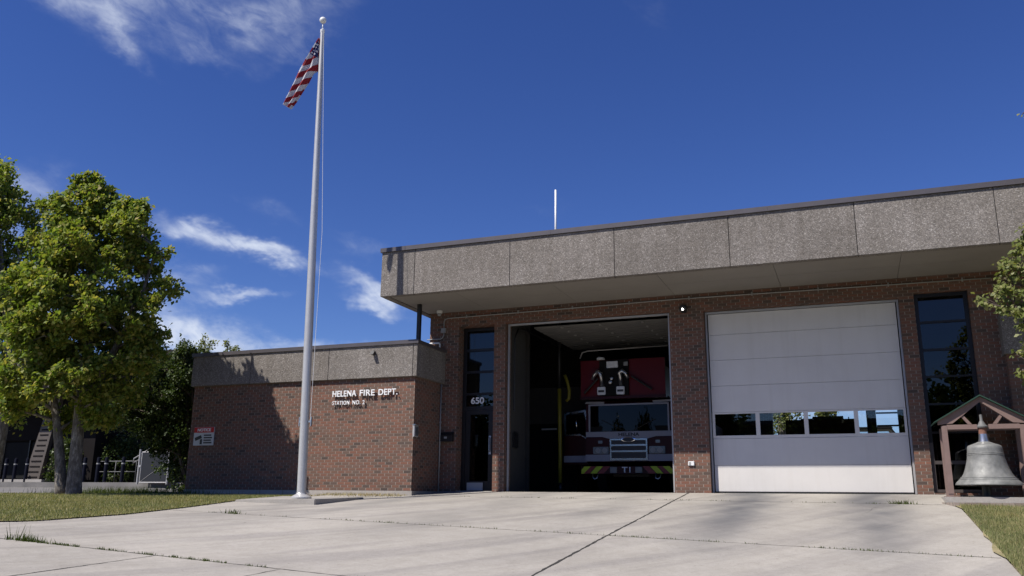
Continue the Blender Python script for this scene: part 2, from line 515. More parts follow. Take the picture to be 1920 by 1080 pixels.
# ------------------------------------------------------------------ mesh helpers
class MB:
    def __init__(s): s.bm = bmesh.new()

    def box(s, x0, x1, y0, y1, z0, z1, bev=0):
        v = [s.bm.verts.new(p) for p in ((x0, y0, z0), (x1, y0, z0), (x1, y1, z0), (x0, y1, z0), (x0, y0, z1), (x1, y0, z1), (x1, y1, z1), (x0, y1, z1))]
        fs = [s.bm.faces.new([v[i] for i in q]) for q in ((3, 2, 1, 0), (4, 5, 6, 7), (0, 1, 5, 4), (1, 2, 6, 5), (2, 3, 7, 6), (3, 0, 4, 7))]
        if bev:
            es = list({e for f in fs for e in f.edges})
            bmesh.ops.bevel(s.bm, geom=es, offset=bev, segments=2, affect='EDGES', clamp_overlap=True)
        return s

    def prism(s, pts, axis, a, b):
        """polygon pts in the two other axes, extruded along axis from a to b"""
        def mk(p, t):
            return {'x': (t, p[0], p[1]), 'y': (p[0], t, p[1]), 'z': (p[0], p[1], t)}[axis]
        va = [s.bm.verts.new(mk(p, a)) for p in pts]
        vb = [s.bm.verts.new(mk(p, b)) for p in pts]
        n = len(pts)
        s.bm.faces.new(va[::-1]); s.bm.faces.new(vb)
        for i in range(n): s.bm.faces.new((va[i], va[(i + 1) % n], vb[(i + 1) % n], vb[i]))
        return s

    def tube(s, pts, rad, n=10, cap=True):
        pts = [Vector(p) for p in pts]
        if isinstance(rad, (int, float)): rad = [rad] * len(pts)
        rings = []
        prev = None
        for i, p in enumerate(pts):
            d = (pts[min(i + 1, len(pts) - 1)] - pts[max(i - 1, 0)])
            d.normalize()
            if prev is None:
                a = d.orthogonal().normalized()
            else:
                a = (prev - d * prev.dot(d))
                a = a.normalized() if a.length > 1e-6 else d.orthogonal().normalized()
            prev = a
            b = d.cross(a)
            rings.append([s.bm.verts.new(p + (a * math.cos(t) + b * math.sin(t)) * rad[i]) for t in [2 * math.pi * j / n for j in range(n)]])
        for r0, r1 in zip(rings, rings[1:]):
            for j in range(n): s.bm.faces.new((r0[j], r0[(j + 1) % n], r1[(j + 1) % n], r1[j]))
        if cap:
            s.bm.faces.new(rings[0][::-1]); s.bm.faces.new(rings[-1])
        return s

    def lathe(s, prof, c=(0, 0, 0), n=40, axis='z'):
        rings = []
        for r, z in prof:
            ring = []
            for j in range(n):
                t = 2 * math.pi * j / n
                p = {'z': (r * math.cos(t), r * math.sin(t), z), 'x': (z, r * math.cos(t), r * math.sin(t)), 'y': (r * math.cos(t), z, r * math.sin(t))}[axis]
                ring.append(s.bm.verts.new((p[0] + c[0], p[1] + c[1], p[2] + c[2])))
            rings.append(ring)
        for r0, r1 in zip(rings, rings[1:]):
            for j in range(n): s.bm.faces.new((r0[j], r0[(j + 1) % n], r1[(j + 1) % n], r1[j]))
        if prof[0][0] > 1e-4: s.bm.faces.new(rings[0][::-1])
        if prof[-1][0] > 1e-4: s.bm.faces.new(rings[-1])
        return s

    def build(s, name, mat, parent=None, smooth=False, ang=None):
        bmesh.ops.recalc_face_normals(s.bm, faces=s.bm.faces)
        me = bpy.data.meshes.new(name)
        s.bm.to_mesh(me); s.bm.free()
        if smooth:
            me.polygons.foreach_set('use_smooth', [True] * len(me.polygons))
            if ang: me.set_sharp_from_angle(angle=math.radians(ang))
        return link(name, me, mat, parent)


def link(name, me, mat, parent=None):
    if mat is not None: me.materials.append(MT[mat] if isinstance(mat, str) else mat)
    o = bpy.data.objects.new(name, me)
    COL.objects.link(o)
    if parent is not None: o.parent = parent
    return o


def npmesh(name, verts, faces, mat, parent=None, k=4):
    me = bpy.data.meshes.new(name)
    nv, nf = len(verts), len(faces)
    me.vertices.add(nv); me.vertices.foreach_set('co', np.asarray(verts, np.float32).ravel())
    me.loops.add(nf * k); me.loops.foreach_set('vertex_index', np.asarray(faces, np.int32).ravel())
    me.polygons.add(nf)
    me.polygons.foreach_set('loop_start', np.arange(0, nf * k, k, dtype=np.int32))
    me.polygons.foreach_set('loop_total', np.full(nf, k, np.int32))
    me.update(calc_edges=True)
    return link(name, me, mat, parent)


def tag(o, label=None, cat=None, group=None, kind=None):
    if label: o['label'] = label
    if cat: o['category'] = cat
    if group: o['group'] = group
    if kind: o['kind'] = kind
    return o


def thing(name, label, cat, loc=(0, 0, 0), rz=0, group=None):
    o = bpy.data.objects.new(name, None)
    o.empty_display_size = .3
    COL.objects.link(o)
    o.location = loc; o.rotation_euler = (0, 0, rz)
    return tag(o, label, cat, group)


def dup(root, loc, rz=0, label=None):
    r = root.copy(); COL.objects.link(r); r.location = loc; r.rotation_euler = (0, 0, rz)
    if label: r['label'] = label
    for ch in list(root.children):
        c = ch.copy(); COL.objects.link(c); c.parent = r
        for g in ch.children:
            d = g.copy(); COL.objects.link(d); d.parent = c
    return r


def B(name, mat, parent, *box, bev=0):
    return MB().box(*box, bev=bev).build(name, mat, parent)


def text(name, body, mat, parent, x0, x1, y, z0, z1, depth=.02, bold=0.0, spacing=1.0):
    """upright lettering facing -y that fills x0..x1 and z0..z1"""
    cu = bpy.data.curves.new('t', 'FONT')
    cu.body = body; cu.size = 1; cu.extrude = .05; cu.offset = bold; cu.space_character = spacing
    ob = bpy.data.objects.new('t', cu); COL.objects.link(ob)
    me = bpy.data.meshes.new_from_object(ob)
    bpy.data.objects.remove(ob); bpy.data.curves.remove(cu)
    me.name = name
    n = len(me.vertices)
    co = np.zeros(n * 3, np.float32); me.vertices.foreach_get('co', co); co = co.reshape(-1, 3)
    lo, hi = co.min(0), co.max(0)
    u = (co - lo) / (hi - lo)
    out = np.stack([x0 + u[:, 0] * (x1 - x0), y + (.5 - u[:, 2]) * depth, z0 + u[:, 1] * (z1 - z0)], 1)
    me.vertices.foreach_set('co', out.astype(np.float32).ravel()); me.update()
    me.materials.clear()
    return link(name, me, mat, parent)


def wall_open(mb, x0, x1, z0, z1, y0, y1, ops):
    """slab with rectangular openings, only its outer faces"""
    xs = sorted({x0, x1, *[o[0] for o in ops], *[o[1] for o in ops]})
    zs = sorted({z0, z1, *[o[2] for o in ops], *[o[3] for o in ops]})
    xs = [x for x in xs if x0 <= x <= x1]; zs = [z for z in zs if z0 <= z <= z1]
    def solid(i, j):
        if i < 0 or j < 0 or i >= len(xs) - 1 or j >= len(zs) - 1: return False
        cx, cz = (xs[i] + xs[i + 1]) / 2, (zs[j] + zs[j + 1]) / 2
        return not any(o[0] < cx < o[1] and o[2] < cz < o[3] for o in ops)
    def f(*p): mb.bm.faces.new([mb.bm.verts.new(q) for q in p])
    for i in range(len(xs) - 1):
        for j in range(len(zs) - 1):
            if not solid(i, j): continue
            a, b, c, d = xs[i], xs[i + 1], zs[j], zs[j + 1]
            f((a, y0, c), (b, y0, c), (b, y0, d), (a, y0, d)); f((b, y1, c), (a, y1, c), (a, y1, d), (b, y1, d))
            if not solid(i - 1, j): f((a, y1, c), (a, y0, c), (a, y0, d), (a, y1, d))
            if not solid(i + 1, j): f((b, y0, c), (b, y1, c), (b, y1, d), (b, y0, d))
            if not solid(i, j - 1): f((a, y1, c), (b, y1, c), (b, y0, c), (a, y0, c))
            if not solid(i, j + 1): f((a, y0, d), (b, y0, d), (b, y1, d), (a, y1, d))
    bmesh.ops.remove_doubles(mb.bm, verts=mb.bm.verts, dist=1e-5)
    return mb


# ------------------------------------------------------------------ terrain
def Hd(x, y):
    s = .0945 + .0045 * min(max(x, -11.), 9.)
    if y >= 0: return 0.
    if y > -11: return y * s
    if y > -17: return -11 * s - (-11 - y) * s * .6
    return -11 * s - 6 * s * .6


def ss(a, b, x):
    t = min(max((x - a) / (b - a), 0), 1)
    return t * t * (3 - 2 * t)


def Gz(x, y):
    h = Hd(x, y)
    zl = min(h, -.2)
    if y > -2.5: zl = -.2 + .027 * (min(y, 60) + 2.5)
    if y > 15: h = .03 * (min(y, 80) - 15)
    t = ss(-6.3, -6.9, x)
    return h * (1 - t) + zl * t


def sheet(name, xs, ys, mat, off, kind='structure', inside=None):
    V = [(x, y, Gz(x, y) + off) for y in ys for x in xs]
    nx = len(xs)
    F = []
    for j in range(len(ys) - 1):
        for i in range(nx - 1):
            if inside and not inside((xs[i] + xs[i + 1]) / 2, (ys[j] + ys[j + 1]) / 2): continue
            F.append((j * nx + i, j * nx + i + 1, (j + 1) * nx + i + 1, (j + 1) * nx + i))
    o = npmesh(name, V, F, mat)
    o.data.polygons.foreach_set('use_smooth', [True] * len(F))
    return tag(o, kind=kind)


def rng(a, b, st):
    n = max(1, round((b - a) / st))
    return [a + (b - a) * i / n for i in range(n + 1)]


far = [-900, -500, -300, -200, -140, -100, -80, -65, -50, -40, -30]
sheet('ground', far + rng(-24, 14, .5) + [18, 25, 35, 50, 70, 100, 150, 250, 500, 900], [-900, -500, -300, -200, -120, -80, -60, -45, -34] + rng(-28, 18, .5) + [22, 28, 36, 46, 60, 80, 120, 200, 400, 900], 'earth', -.05)
sheet('driveway', rng(-8.0, 7.3, .34), rng(-16.5, -.02, .3), 'drive', 0.)
sheet('pavement', rng(-60, -12, 2) + rng(-11.6, -8.0, .25) , rng(-16.5, -10.2, .35), 'conc', 0.)
sheet('street', [-200, -120, -80, -60] + rng(-50, 50, 2) + [60, 80, 120, 200], rng(-27, -16.5, .5), 'street', -.01)


def lawn_in(x, y):
    e = -6.75 + .35 * math.sin((y + 7.8) * .55) - (.0 if y > -9 else (-9 - y) * .5)
    return x < e


# lawn beside the drive, its right edge follows the kerbless concrete
def lawn_sheet(name, left, right, ys, mat='lawn'):
    V, F = [], []
    n = 70
    for y in ys:
        a, b = left(y), right(y)
        for i in range(n):
            f = i / (n - 1)
            x = b + (a - b) * (1 - f) ** 2.6 if abs(b) < abs(a) and a < 0 else a + (b - a) * f ** 2.6
            V.append((x, y, Gz(x, y) + .02))
    for j in range(len(ys) - 1):
        for i in range(n - 1): F.append((j * n + i, j * n + i + 1, (j + 1) * n + i + 1, (j + 1) * n + i))
    o = npmesh(name, V, F, mat)
    return tag(o, kind='structure')


def edgeL(y):   # right edge of the left lawn
    pts = [(-10.32, -7.5), (-9.6, -6.75), (-7.9, -6.45), (-6.2, -6.6), (-4.6, -6.9), (-1.7, -6.95)]
    if y <= pts[0][0]: return pts[0][1]
    for (a, xa), (b, xb) in zip(pts, pts[1:]):
        if a <= y <= b: return xa + (xb - xa) * (y - a) / (b - a)
    return pts[-1][1]


lawn_sheet('lawn', lambda y: -60, edgeL, rng(-10.32, -1.62, .3))
lawn_sheet('lawn', lambda y: 7.34 + .10 * math.sin(y * 1.3) + .05 * math.sin(y * 4.1), lambda y: 22., rng(-16.4, -1.85, .33))
sheet('parking_lot', [-90, -70, -55] + rng(-45, -11.3, .6), rng(-1.6, 10.8, .5) + [12, 14, 16], 'asphalt', .01)
tag(B('pavement', 'conc', None, 7.12, 14, -1.42, -.03, -.4, -.055), kind='structure')
pv = [(7.22, -1.85), (14, -1.85), (14, -1.43), (7.05, -1.43)]
tag(MB().prism(pv, 'z', -.45, -.16).build('paving', 'paver'), kind='structure')

# expansion joints of the driveway
def joint(pts, w=.022):
    V, F = [], []
    P = []
    for (a, b) in zip(pts, pts[1:]):
        n = max(2, int(math.dist(a, b) / .12))
        P += [(a[0] + (b[0] - a[0]) * i / n, a[1] + (b[1] - a[1]) * i / n) for i in range(n)]
    P.append(pts[-1])
    for i, p in enumerate(P):
        q0, q1 = P[max(0, i - 1)], P[min(len(P) - 1, i + 1)]
        dx, dy = q1[0] - q0[0], q1[1] - q0[1]
        L = math.hypot(dx, dy)
        ww = w * random.uniform(.55, 1.25) / 2
        jx = random.uniform(-.006, .006)
        for sgn in (-1, 1):
            x, y = p[0] - dy / L * (sgn * ww + jx), p[1] + dx / L * (sgn * ww + jx)
            V.append((x, y, Gz(x, y) + .004))
    for i in range(len(P) - 1): F.append((2 * i, 2 * i + 1, 2 * i + 3, 2 * i + 2))
    tag(npmesh('driveway_joint', V, F, 'joint'), kind='structure')


joint([(-6.5, -11.18), (7.25, -11.18)], .02)
joint([(-6.4, -6.86), (7.25, -6.84)], .016)
joint([(-4.15, -1.62), (7.1, -1.62)], .016)
joint([(2.03, -.03), (2.0, -6.8), (2.01, -11.18), (2.0, -16.4)], .036)
joint([(-2.62, -11.2), (-2.62, -16.4)], .018)
joint([(-.75, -11.2), (-.75, -16.4)], .012)
joint([(-4.25, -1.75), (-2.7, -.15)], .014)
rc = random.Random(12)
for x, y, n, a0 in ((5.6, -3.2, 7, 1.2), (-.4, -5.2, 7, .2)):
    P, a = [(x, y)], a0
    for _ in range(n):
        a += rc.uniform(-.5, .5)
        P.append((min(7.1, P[-1][0] + .3 * math.cos(a)), P[-1][1] + .3 * math.sin(a)))
    joint(P, .004)

# ------------------------------------------------------------------ fire station
FS = thing('fire_station', 'low brick fire station with a broad pebbled concrete fascia over two tall bay doors', 'building')
ZS, ZT, YF = 4.593, 5.71, -2.233
OPS = [(-3.80, -2.80, -.5, 4.21), (-2.49, 1.72, -.5, 4.22), (2.535, 6.74, -.5, 4.17), (7.04, 8.09, .03, 4.24)]
wall_open(MB(), -4.65, 8.62, -.5, 5.2, 0, .42, OPS).build('front_wall', 'brick', FS)
B('side_wall', 'brick', FS, -4.65, -4.25, .42, 15, -.5, 5.2)
wall_open(MB(), -4.25, 16, -.5, 5.2, 14.6, 15, [(2.72, 6.09, 0, 4.1), (6.42, 7.17, .1, 4.1)]).build('rear_wall', 'brick', FS)
B('side_wall', 'brick', FS, 15.6, 16, -.35, 14.6, -.5, 5.2)
B('roof', 'coping', FS, -4.66, 16.2, -2.03, 15.2, 5.25, 5.45)
# fascia of exposed aggregate panels
xj = [-4.90] + [-3.984 + 2.488 * k for k in range(9)]
for a, b in zip(xj, xj[1:]):
    B('fascia_panel', 'agg', FS, a + (.005 if a > -4.8 else 0), b - .005, YF, YF + .17, ZS, ZT, bev=.006)
B('fascia_panel', 'agg', FS, -4.90, -4.72, YF + .175, 15.2, ZS, ZT)
B('fascia_backing', 'dark', FS, -4.72, 16.4, YF + .172, YF + .23, ZS + .02, ZT - .01)
cp = MB()
for a, b in ((-4.935, -.48), (-.477, 4.3), (4.303, 9.6), (9.603, 16.4)):
    cp.prism([(YF - .04, ZT), (YF + .3, ZT), (YF + .3, ZT + .09), (YF - .04, ZT + .105)], 'x', a, b)
cp.box(-4.935, -4.68, YF + .3, 15.25, ZT, ZT + .09)
cp.build('roof_coping', 'coping', FS)
# soffit panels
sxs = [-4.70] + [-3.0 + 2.44 * k for k in range(8)]
for a, b in zip(sxs, sxs[1:]):
    for y0, y1 in ((YF + .18, -1.075), (-1.065, -.002)):
        B('soffit_panel', 'soffit', FS, a + .004, b - .004, y0, y1, ZS + .012, ZS + .03)
B('soffit_backing', 'soffit', FS, -4.71, 16, YF + .24, -.004, ZS + .05, ZS + .08)
# low wing
WX0, WX1, WY = -11.0, -4.24, -1.50
LW = MB()
LW.prism([(WX0, WY), (WX1, WY), (WX1, -.002), (-4.652, -.002), (-4.652, 9), (WX0, 9)], 'z', -.01, 2.74)
LW.build('low_wing_wall', 'brick', FS)
MB().prism([(WX0 - .02, WY - .03), (WX1 + .03, WY - .03), (WX1 + .03, -.004), (-4.654, -.004), (-4.654, 8.9), (WX0 - .02, 8.9)], 'z', -.6, -.012).build('plinth', 'plinth', FS)
PZ0, PZ1 = 2.712, 3.515
wj = [-11.07, -9.12, -6.705, -4.285, -4.17]
for a, b in zip(wj, wj[1:]):
    B('parapet_panel', 'agg', FS, a + (.006 if a > -11 else 0), b - (.006 if b < -4.2 else 0), -1.578, -1.42, PZ0, PZ1, bev=.004)
B('parapet_panel', 'agg', FS, -4.33, -4.17, -1.415, -.003, PZ0, PZ1)
B('parapet_panel', 'agg', FS, -11.07, -10.92, -1.415, 9, PZ0, PZ1)
B('parapet_backing', 'dark', FS, -10.9, -4.34, -1.418, -1.36, PZ0 + .03, PZ1 - .01)
B('wing_roof', 'coping', FS, -10.9, -4.34, -1.35, 8.9, 3.2, 3.3)
wc = MB()
wc.prism([(-1.615, PZ1), (-1.36, PZ1), (-1.36, PZ1 + .085), (-1.615, PZ1 + .095)], 'x', -11.10, -4.135)
wc.box(-4.37, -4.135, -1.36, -.004, PZ1, PZ1 + .085)
wc.box(-11.10, -10.88, -1.36, 9, PZ1, PZ1 + .085)
wc.build('parapet_coping', 'coping', FS)
# wing at the right-hand end
B('right_wing_wall', 'brick', FS, 8.622, 16, -.25, .40, -.5, 2.78)
B('right_wing_parapet', 'agg', FS, 8.58, 16.02, -.335, .41, 2.78, 3.6)
B('right_wing_upper_wall', 'brick', FS, 8.622, 16, .002, .40, 3.6, 5.2)

# bay interior
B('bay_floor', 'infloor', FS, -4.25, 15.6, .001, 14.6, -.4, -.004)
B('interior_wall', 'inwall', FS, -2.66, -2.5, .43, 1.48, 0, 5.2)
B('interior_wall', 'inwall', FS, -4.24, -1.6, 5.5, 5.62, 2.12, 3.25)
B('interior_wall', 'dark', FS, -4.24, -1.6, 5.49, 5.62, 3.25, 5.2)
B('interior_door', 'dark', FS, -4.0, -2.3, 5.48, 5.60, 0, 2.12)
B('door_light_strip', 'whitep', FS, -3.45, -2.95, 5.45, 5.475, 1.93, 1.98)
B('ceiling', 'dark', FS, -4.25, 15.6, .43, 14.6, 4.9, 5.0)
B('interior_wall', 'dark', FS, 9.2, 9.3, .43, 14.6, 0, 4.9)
B('electrical_panel', 'black', FS, -2.497, -2.44, .55, .85, 1.1, 1.48)
B('rear_window_bar', 'bronze', FS, 6.43, 7.16, 14.7, 14.78, 2.58, 2.64)
B('rear_window_bar', 'bronze', FS, 6.43, 7.16, 14.7, 14.78, 3.05, 3.11)

# open overhead door of the left bay, run back under the ceiling
od = tag(MB().box(-2.475, -2.43, .15, .21, .01, 4.2).box(1.66, 1.705, .15, .21, .01, 4.2).box(-2.475, 1.705, .14, .20, 4.16, 4.205).build('overhead_door_frame', 'galv', FS), 'galvanised frame of the open bay')
for k in range(6):
    y = 1.08 + k * .585
    m = MB()
    for q in range(4):
        m.box(-2.1, 1.62, y + q * .145, y + q * .145 + .125, 4.245 - .006 * (q % 2), 4.285)
    m.build('raised_door_section', 'inner_panel', FS)
    for xx in (-1.35, -.3, .8): B('hinge', 'galv', FS, xx, xx + .05, y - .04, y + .05, 4.215, 4.243)
for xx in (-2.35, 1.66): MB().tube([(xx, .3, 2.0), (xx, .3, 3.85), (xx, .55, 4.15), (xx, 1.0, 4.22), (xx, 4.7, 4.22)], .025, 6).build('door_track', 'black', FS)

# closed overhead door of the right bay
tag(MB().box(2.545, 2.585, .14, .20, .005, 4.155).box(6.695, 6.735, .14, .20, .005, 4.155).box(2.545, 6.735, .135, .195, 4.115, 4.16).build('overhead_door_frame', 'galv', FS), 'pale frame round the closed white door')
OD = B('overhead_door', 'grey', FS, 2.60, 6.68, .245, .26, 1.85, 4.10)
B('overhead_door_backing', 'grey', FS, 2.60, 6.68, .245, .26, .02, 1.20)
seams = [.035, .61, 1.205, 1.80, 2.41, 3.01, 3.61, 4.108]
for i, (a, b) in enumerate(zip(seams, seams[1:])):
    if i == 2:
        fr = MB(); wall_open(fr, 2.605, 6.675, a + .003, b - .003, .18, .235, [(2.66, 3.565, 1.275, 1.765), (3.655, 4.60, 1.275, 1.765), (4.69, 5.635, 1.275, 1.765), (5.725, 6.625, 1.275, 1.765)])
        f = fr.build('window_section', 'white', OD)
        for x0, x1 in ((2.66, 3.565), (3.655, 4.60), (4.69, 5.635), (5.725, 6.625)):
            B('window_pane', 'clear', OD, x0, x1, .205, .211, 1.275, 1.765)
        continue
    m = MB().box(2.605, 6.675, .18, .235, a + .002, b - .002, bev=.004)
    m.build('door_section', 'white', OD)
MB().prism([(2.605, .0), (6.675, .0), (6.675, .033), (5.5, .038), (4.6, .052), (3.7, .04), (2.605, .033)], 'y', .185, .23).build('bottom_seal', 'rubber', OD)

# glazed entrance beside the left bay
EN = MB().box(-3.795, -3.70, .30, .37, 0, 4.205).box(-2.90, -2.805, .30, .37, 0, 4.205).box(-3.70, -2.90, .30, .37, 4.12, 4.205).box(-3.70, -2.90, .30, .37, 3.57, 3.64).box(-3.70, -2.90, .30, .37, 3.00, 3.06).box(-3.70, -2.90, .30, .37, 2.43, 2.49).box(-3.70, -2.90, .30, .37, 2.05, 2.14).build('entrance_frame', 'bronze', FS)
for a, b in ((2.14, 2.43), (2.49, 3.00), (3.06, 3.57), (3.64, 4.12)):
    B('transom_pane', 'glass', EN, -3.70, -2.90, .33, .336, a, b)
text('house_number', '650', 'letter', FS, -3.56, -3.19, .318, 2.205, 2.375, .008, .025)
ED = MB().box(-3.69, -3.56, .305, .36, .02, 2.045).box(-3.05, -2.91, .305, .36, .02, 2.045).box(-3.56, -3.05, .305, .36, 1.93, 2.045).box(-3.56, -3.05, .305, .36, .02, .26).build('entrance_door', 'bronze', FS)
B('door_pane', 'glass', ED, -3.56, -3.05, .33, .336, .26, 1.93)
B('kick_plate', 'galv', ED, -3.62, -3.18, .295, .304, .03, .22)
MB().tube([(-3.0, .30, .98), (-3.0, .24, 1.0), (-3.0, .24, 1.32), (-3.0, .30, 1.34)], .016, 8).box(-3.03, -2.97, .288, .304, .92, 1.38).build('pull_handle', 'steel', ED)
B('push_bar', 'steel', ED, -3.42, -3.06, .345, .40, 1.06, 1.13)
B('lock_plate', 'steel', ED, -2.87, -2.83, .288, .299, 1.24, 1.36)
B('entrance_step', 'plinth', FS, -3.79, -2.81, .02, .42, -.3, .012)
B('vestibule_wall', 'inwall', FS, -4.24, -2.67, 2.2, 2.3, 0, 4.9)

# tall strip window right of the bays
SW = MB().box(7.045, 7.125, .10, .17, .035, 4.235).box(8.005, 8.085, .10, .17, .035, 4.235).box(7.125, 8.005, .10, .17, 4.16, 4.235).box(7.125, 8.005, .10, .17, 3.58, 3.63).box(7.125, 8.005, .10, .17, 2.98, 3.03).box(7.125, 8.005, .10, .17, 2.41, 2.45).box(7.125, 8.005, .10, .17, 1.83, 1.87).box(7.125, 8.005, .10, .17, 1.24, 1.28).build('strip_window', 'bronze', FS)
for a, b in ((.68, 1.24), (1.28, 1.83), (1.87, 2.41), (2.45, 2.98), (3.03, 3.58), (3.63, 4.16), (.10, .61)):
    B('window_pane', 'glass', SW, 7.125, 8.005, .13, .136, a, b)
B('window_rail', 'bronze_lit', SW, 7.125, 8.005, .085, .168, .61, .68)  # foot of the frame takes the bronze with sunlight in its colour
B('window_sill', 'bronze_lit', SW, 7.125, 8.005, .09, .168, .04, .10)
B('lit_jamb_strip', 'bronze_lit', SW, 7.05, 7.12, .088, .098, .04, 1.05)  # added strip, paints the sunlit foot of the jamb

# ------------------------------------------------------------------ fittings on the station
o = thing('wall_lettering', 'large white HELENA FIRE DEPT. letters pinned to the low brick wing', 'lettering', (0, -1.56, 0))
for wd_, a, b in (('HELENA', -6.535, -5.845), ('FIRE', -5.745, -5.32), ('DEPT.', -5.21, -4.68)):
    text('word', wd_, 'letter', o, a, b, 0, 2.275, 2.425, .03, .014, 1.06)
o = thing('wall_lettering', 'small white STATION NO. 2 letters under the larger lettering on the brick wing', 'lettering', (0, -1.55, 0))
for wd_, a, b in (('STATION', -6.53, -6.04), ('NO.', -5.95, -5.72), ('2', -5.66, -5.60)):
    text('word', wd_, 'letter', o, a, b, 0, 2.07, 2.17, .025, .004, 1.14)

o = thing('notice_sign', 'red and white NOTICE sign at the far shaded end of the brick wing', 'sign', (-10.5, -1.53, 1.13))
B('panel', 'signwhite', o, -.34, .32, 0, .022, 0, .48)
B('header', 'red', o, -.335, .315, -.006, -.001, .335, .475)
text('heading', 'NOTICE', 'letter', o, -.22, .22, -.010, .365, .445, .006, .03)
MB().prism([(-.30, .20), (-.10, .27), (-.06, .19), (-.27, .12)], 'y', -.007, -.001).prism([(-.12, .155), (-.05, .17), (-.05, .03), (-.12, .03)], 'y', -.007, -.001).build('camera_symbol', 'black', o)
lm = MB()
for i in range(4): lm.box(.0, .27 - .03 * (i % 2), -.007, -.001, .05 + i * .066, .085 + i * .066)
lm.build('text_lines', 'black', o)

o = thing('flood_light', 'small dark floodlight on the parapet of the low wing', 'light', (-5.38, -1.585, 3.33))
MB().box(-.03, .03, -.02, .01, -.05, .05).tube([(0, -.02, .02), (0, -.07, .05)], .012, 6).build('bracket', 'black', o)
MB().prism([(-.13, -.045), (-.06, .05), (-.04, .06), (-.04, -.045)], 'x', -.045, .045).build('lamp_housing', 'black', o)

o = thing('intercom_box', 'small grey metal box with an open lid on the side of the brick wing', 'box', (-4.235, -1.45, 1.39))
B('housing', 'galv', o, 0, .05, -.10, .10, -.14, .14, bev=.006)
MB().prism([(0, .14), (.085, .145), (.075, .16), (0, .165)], 'y', -.11, .11).box(.052, .062, -.08, .08, -.11, .10).build('hood', 'steel', o)

o = thing('mail_box', 'black wall mail box beside the entrance door', 'mail box', (-4.06, -.006, 1.33))
MB().prism([(0, -.10), (-.12, -.10), (-.12, .06), (-.04, .12), (0, .12)], 'x', -.19, .19).build('box', 'black', o)
MB().prism([(-.128, .045), (-.045, .135), (0, .135), (0, .123), (-.04, .122), (-.122, .03)], 'x', -.2, .2).build('lid', 'black', o)
B('badge', 'grey', o, -.03, .05, -.126, -.121, -.03, .02)

o = thing('security_camera', 'white dome security camera under the soffit above the entrance', 'camera', (-4.24, -.30, 4.6))
MB().lathe([(.075, 0), (.08, -.03), (.07, -.075), (.02, -.08)], n=20).build('mount', 'whitep', o, True, 40)
MB().lathe([(.058, -.08), (.05, -.115), (.03, -.14), (0.0, -.148)], n=20).build('dome', 'grey', o, True)

o = thing('conduit', 'long thin grey conduit running under the soffit above both bay doors', 'conduit', (0, -.02, 0))
MB().tube([(-4.235, 0, 4.05), (-4.235, 0, 4.36), (-4.20, 0, 4.42), (-4.12, 0, 4.445), (-1, 0, 4.47), (2, 0, 4.50), (5.5, 0, 4.475), (8.55, 0, 4.45)], .014, 8).build('pipe', 'grey', o, True)
for i in range(9): MB().box(-3.6 + i * 1.45, -3.57 + i * 1.45, -.018, .017, 4.42 + .012 * min(i, 8 - i), 4.50 + .012 * min(i, 8 - i)).build('clip', 'grey', o)
o = thing('conduit', 'short curved conduit with a junction box at the top left corner of the brick bay', 'conduit', (0, -.02, 0))
MB().tube([(-4.235, 0, 4.06), (-4.235, 0, 3.99), (-4.27, 0, 3.93), (-4.33, 0, 3.90), (-4.72, 0, 3.90)], .014, 8).build('pipe', 'grey', o, True)
B('junction_box', 'grey', o, -4.30, -4.17, -.05, .015, 4.062, 4.18, bev=.006)
o = thing('conduit', 'straight thin downpipe in the inner corner between the wing and the bay', 'conduit', (-4.21, -.12, 0))
MB().tube([(0, 0, -.02), (0, 0, 2.70)], .016, 8).build('pipe', 'grey', o, True)
B('pipe_strap', 'grey', o, -.028, .02, -.02, .02, 1.7, 1.73)

o = thing('roof_rail', 'white bent pipe rail above the parapet of the low wing', 'pipe', (-4.70, 0, 3.62))
MB().tube([(-.02, .05, .16), (.12, -.10, .16), (.38, -.10, .16), (.40, -.10, .12), (.40, -.10, -.07)], .022, 8).build('pipe', 'whitep', o, True)

o = thing('roof_post', 'black square post between the wing parapet and the overhanging soffit', 'post', (-4.395, -1.12, 3.30))
B('shaft', 'black', o, -.045, .045, -.045, .045, 0, 1.302)
B('base_plate', 'black', o, -.09, .09, -.09, .09, 0, .015)

o = thing('wall_lamp', 'small dark lamp with a glowing bulb on the brick pier between the bay doors', 'lamp', (2.08, 0, 4.24))
MB().box(-.06, .06, -.03, -.002, -.09, .09).lathe([(.05, -.03), (.085, -.06), (.085, -.16), (.07, -.17)], n=18, axis='y').build('housing', 'black', o)
eb = Mat('lit_bulb'); eb.b.inputs['Emission Color'].default_value = (1, .97, .9, 1); eb.b.inputs['Emission Strength'].default_value = 14
MB().lathe([(0, -.20), (.014, -.197), (.022, -.187), (.02, -.165)], c=(.0, 0, -.03), n=24, axis='y').build('bulb', eb.m, o, True)

o = thing('wall_outlet', 'small white covered outlet low on the brick pier', 'outlet', (2.115, -.004, .65))
B('cover', 'whitep', o, -.07, .07, -.035, 0, -.05, .05, bev=.008)
B('flap', 'grey', o, -.05, -.005, -.04, -.036, -.035, .03)

o = thing('roof_antenna', 'thin white whip antenna standing on the bay roof', 'antenna', (-2.48, 4, 5.45))
MB().tube([(0, 0, 0), (0, 0, 1.6)], .03, 8).box(-.12, .12, -.12, .12, 0, .02).build('mast', 'galv', o, True, 30)
MB().tube([(0, 0, 1.6), (.0, 0, 3.8)], [.035, .03], 8).build('whip', 'whitep', o, True)

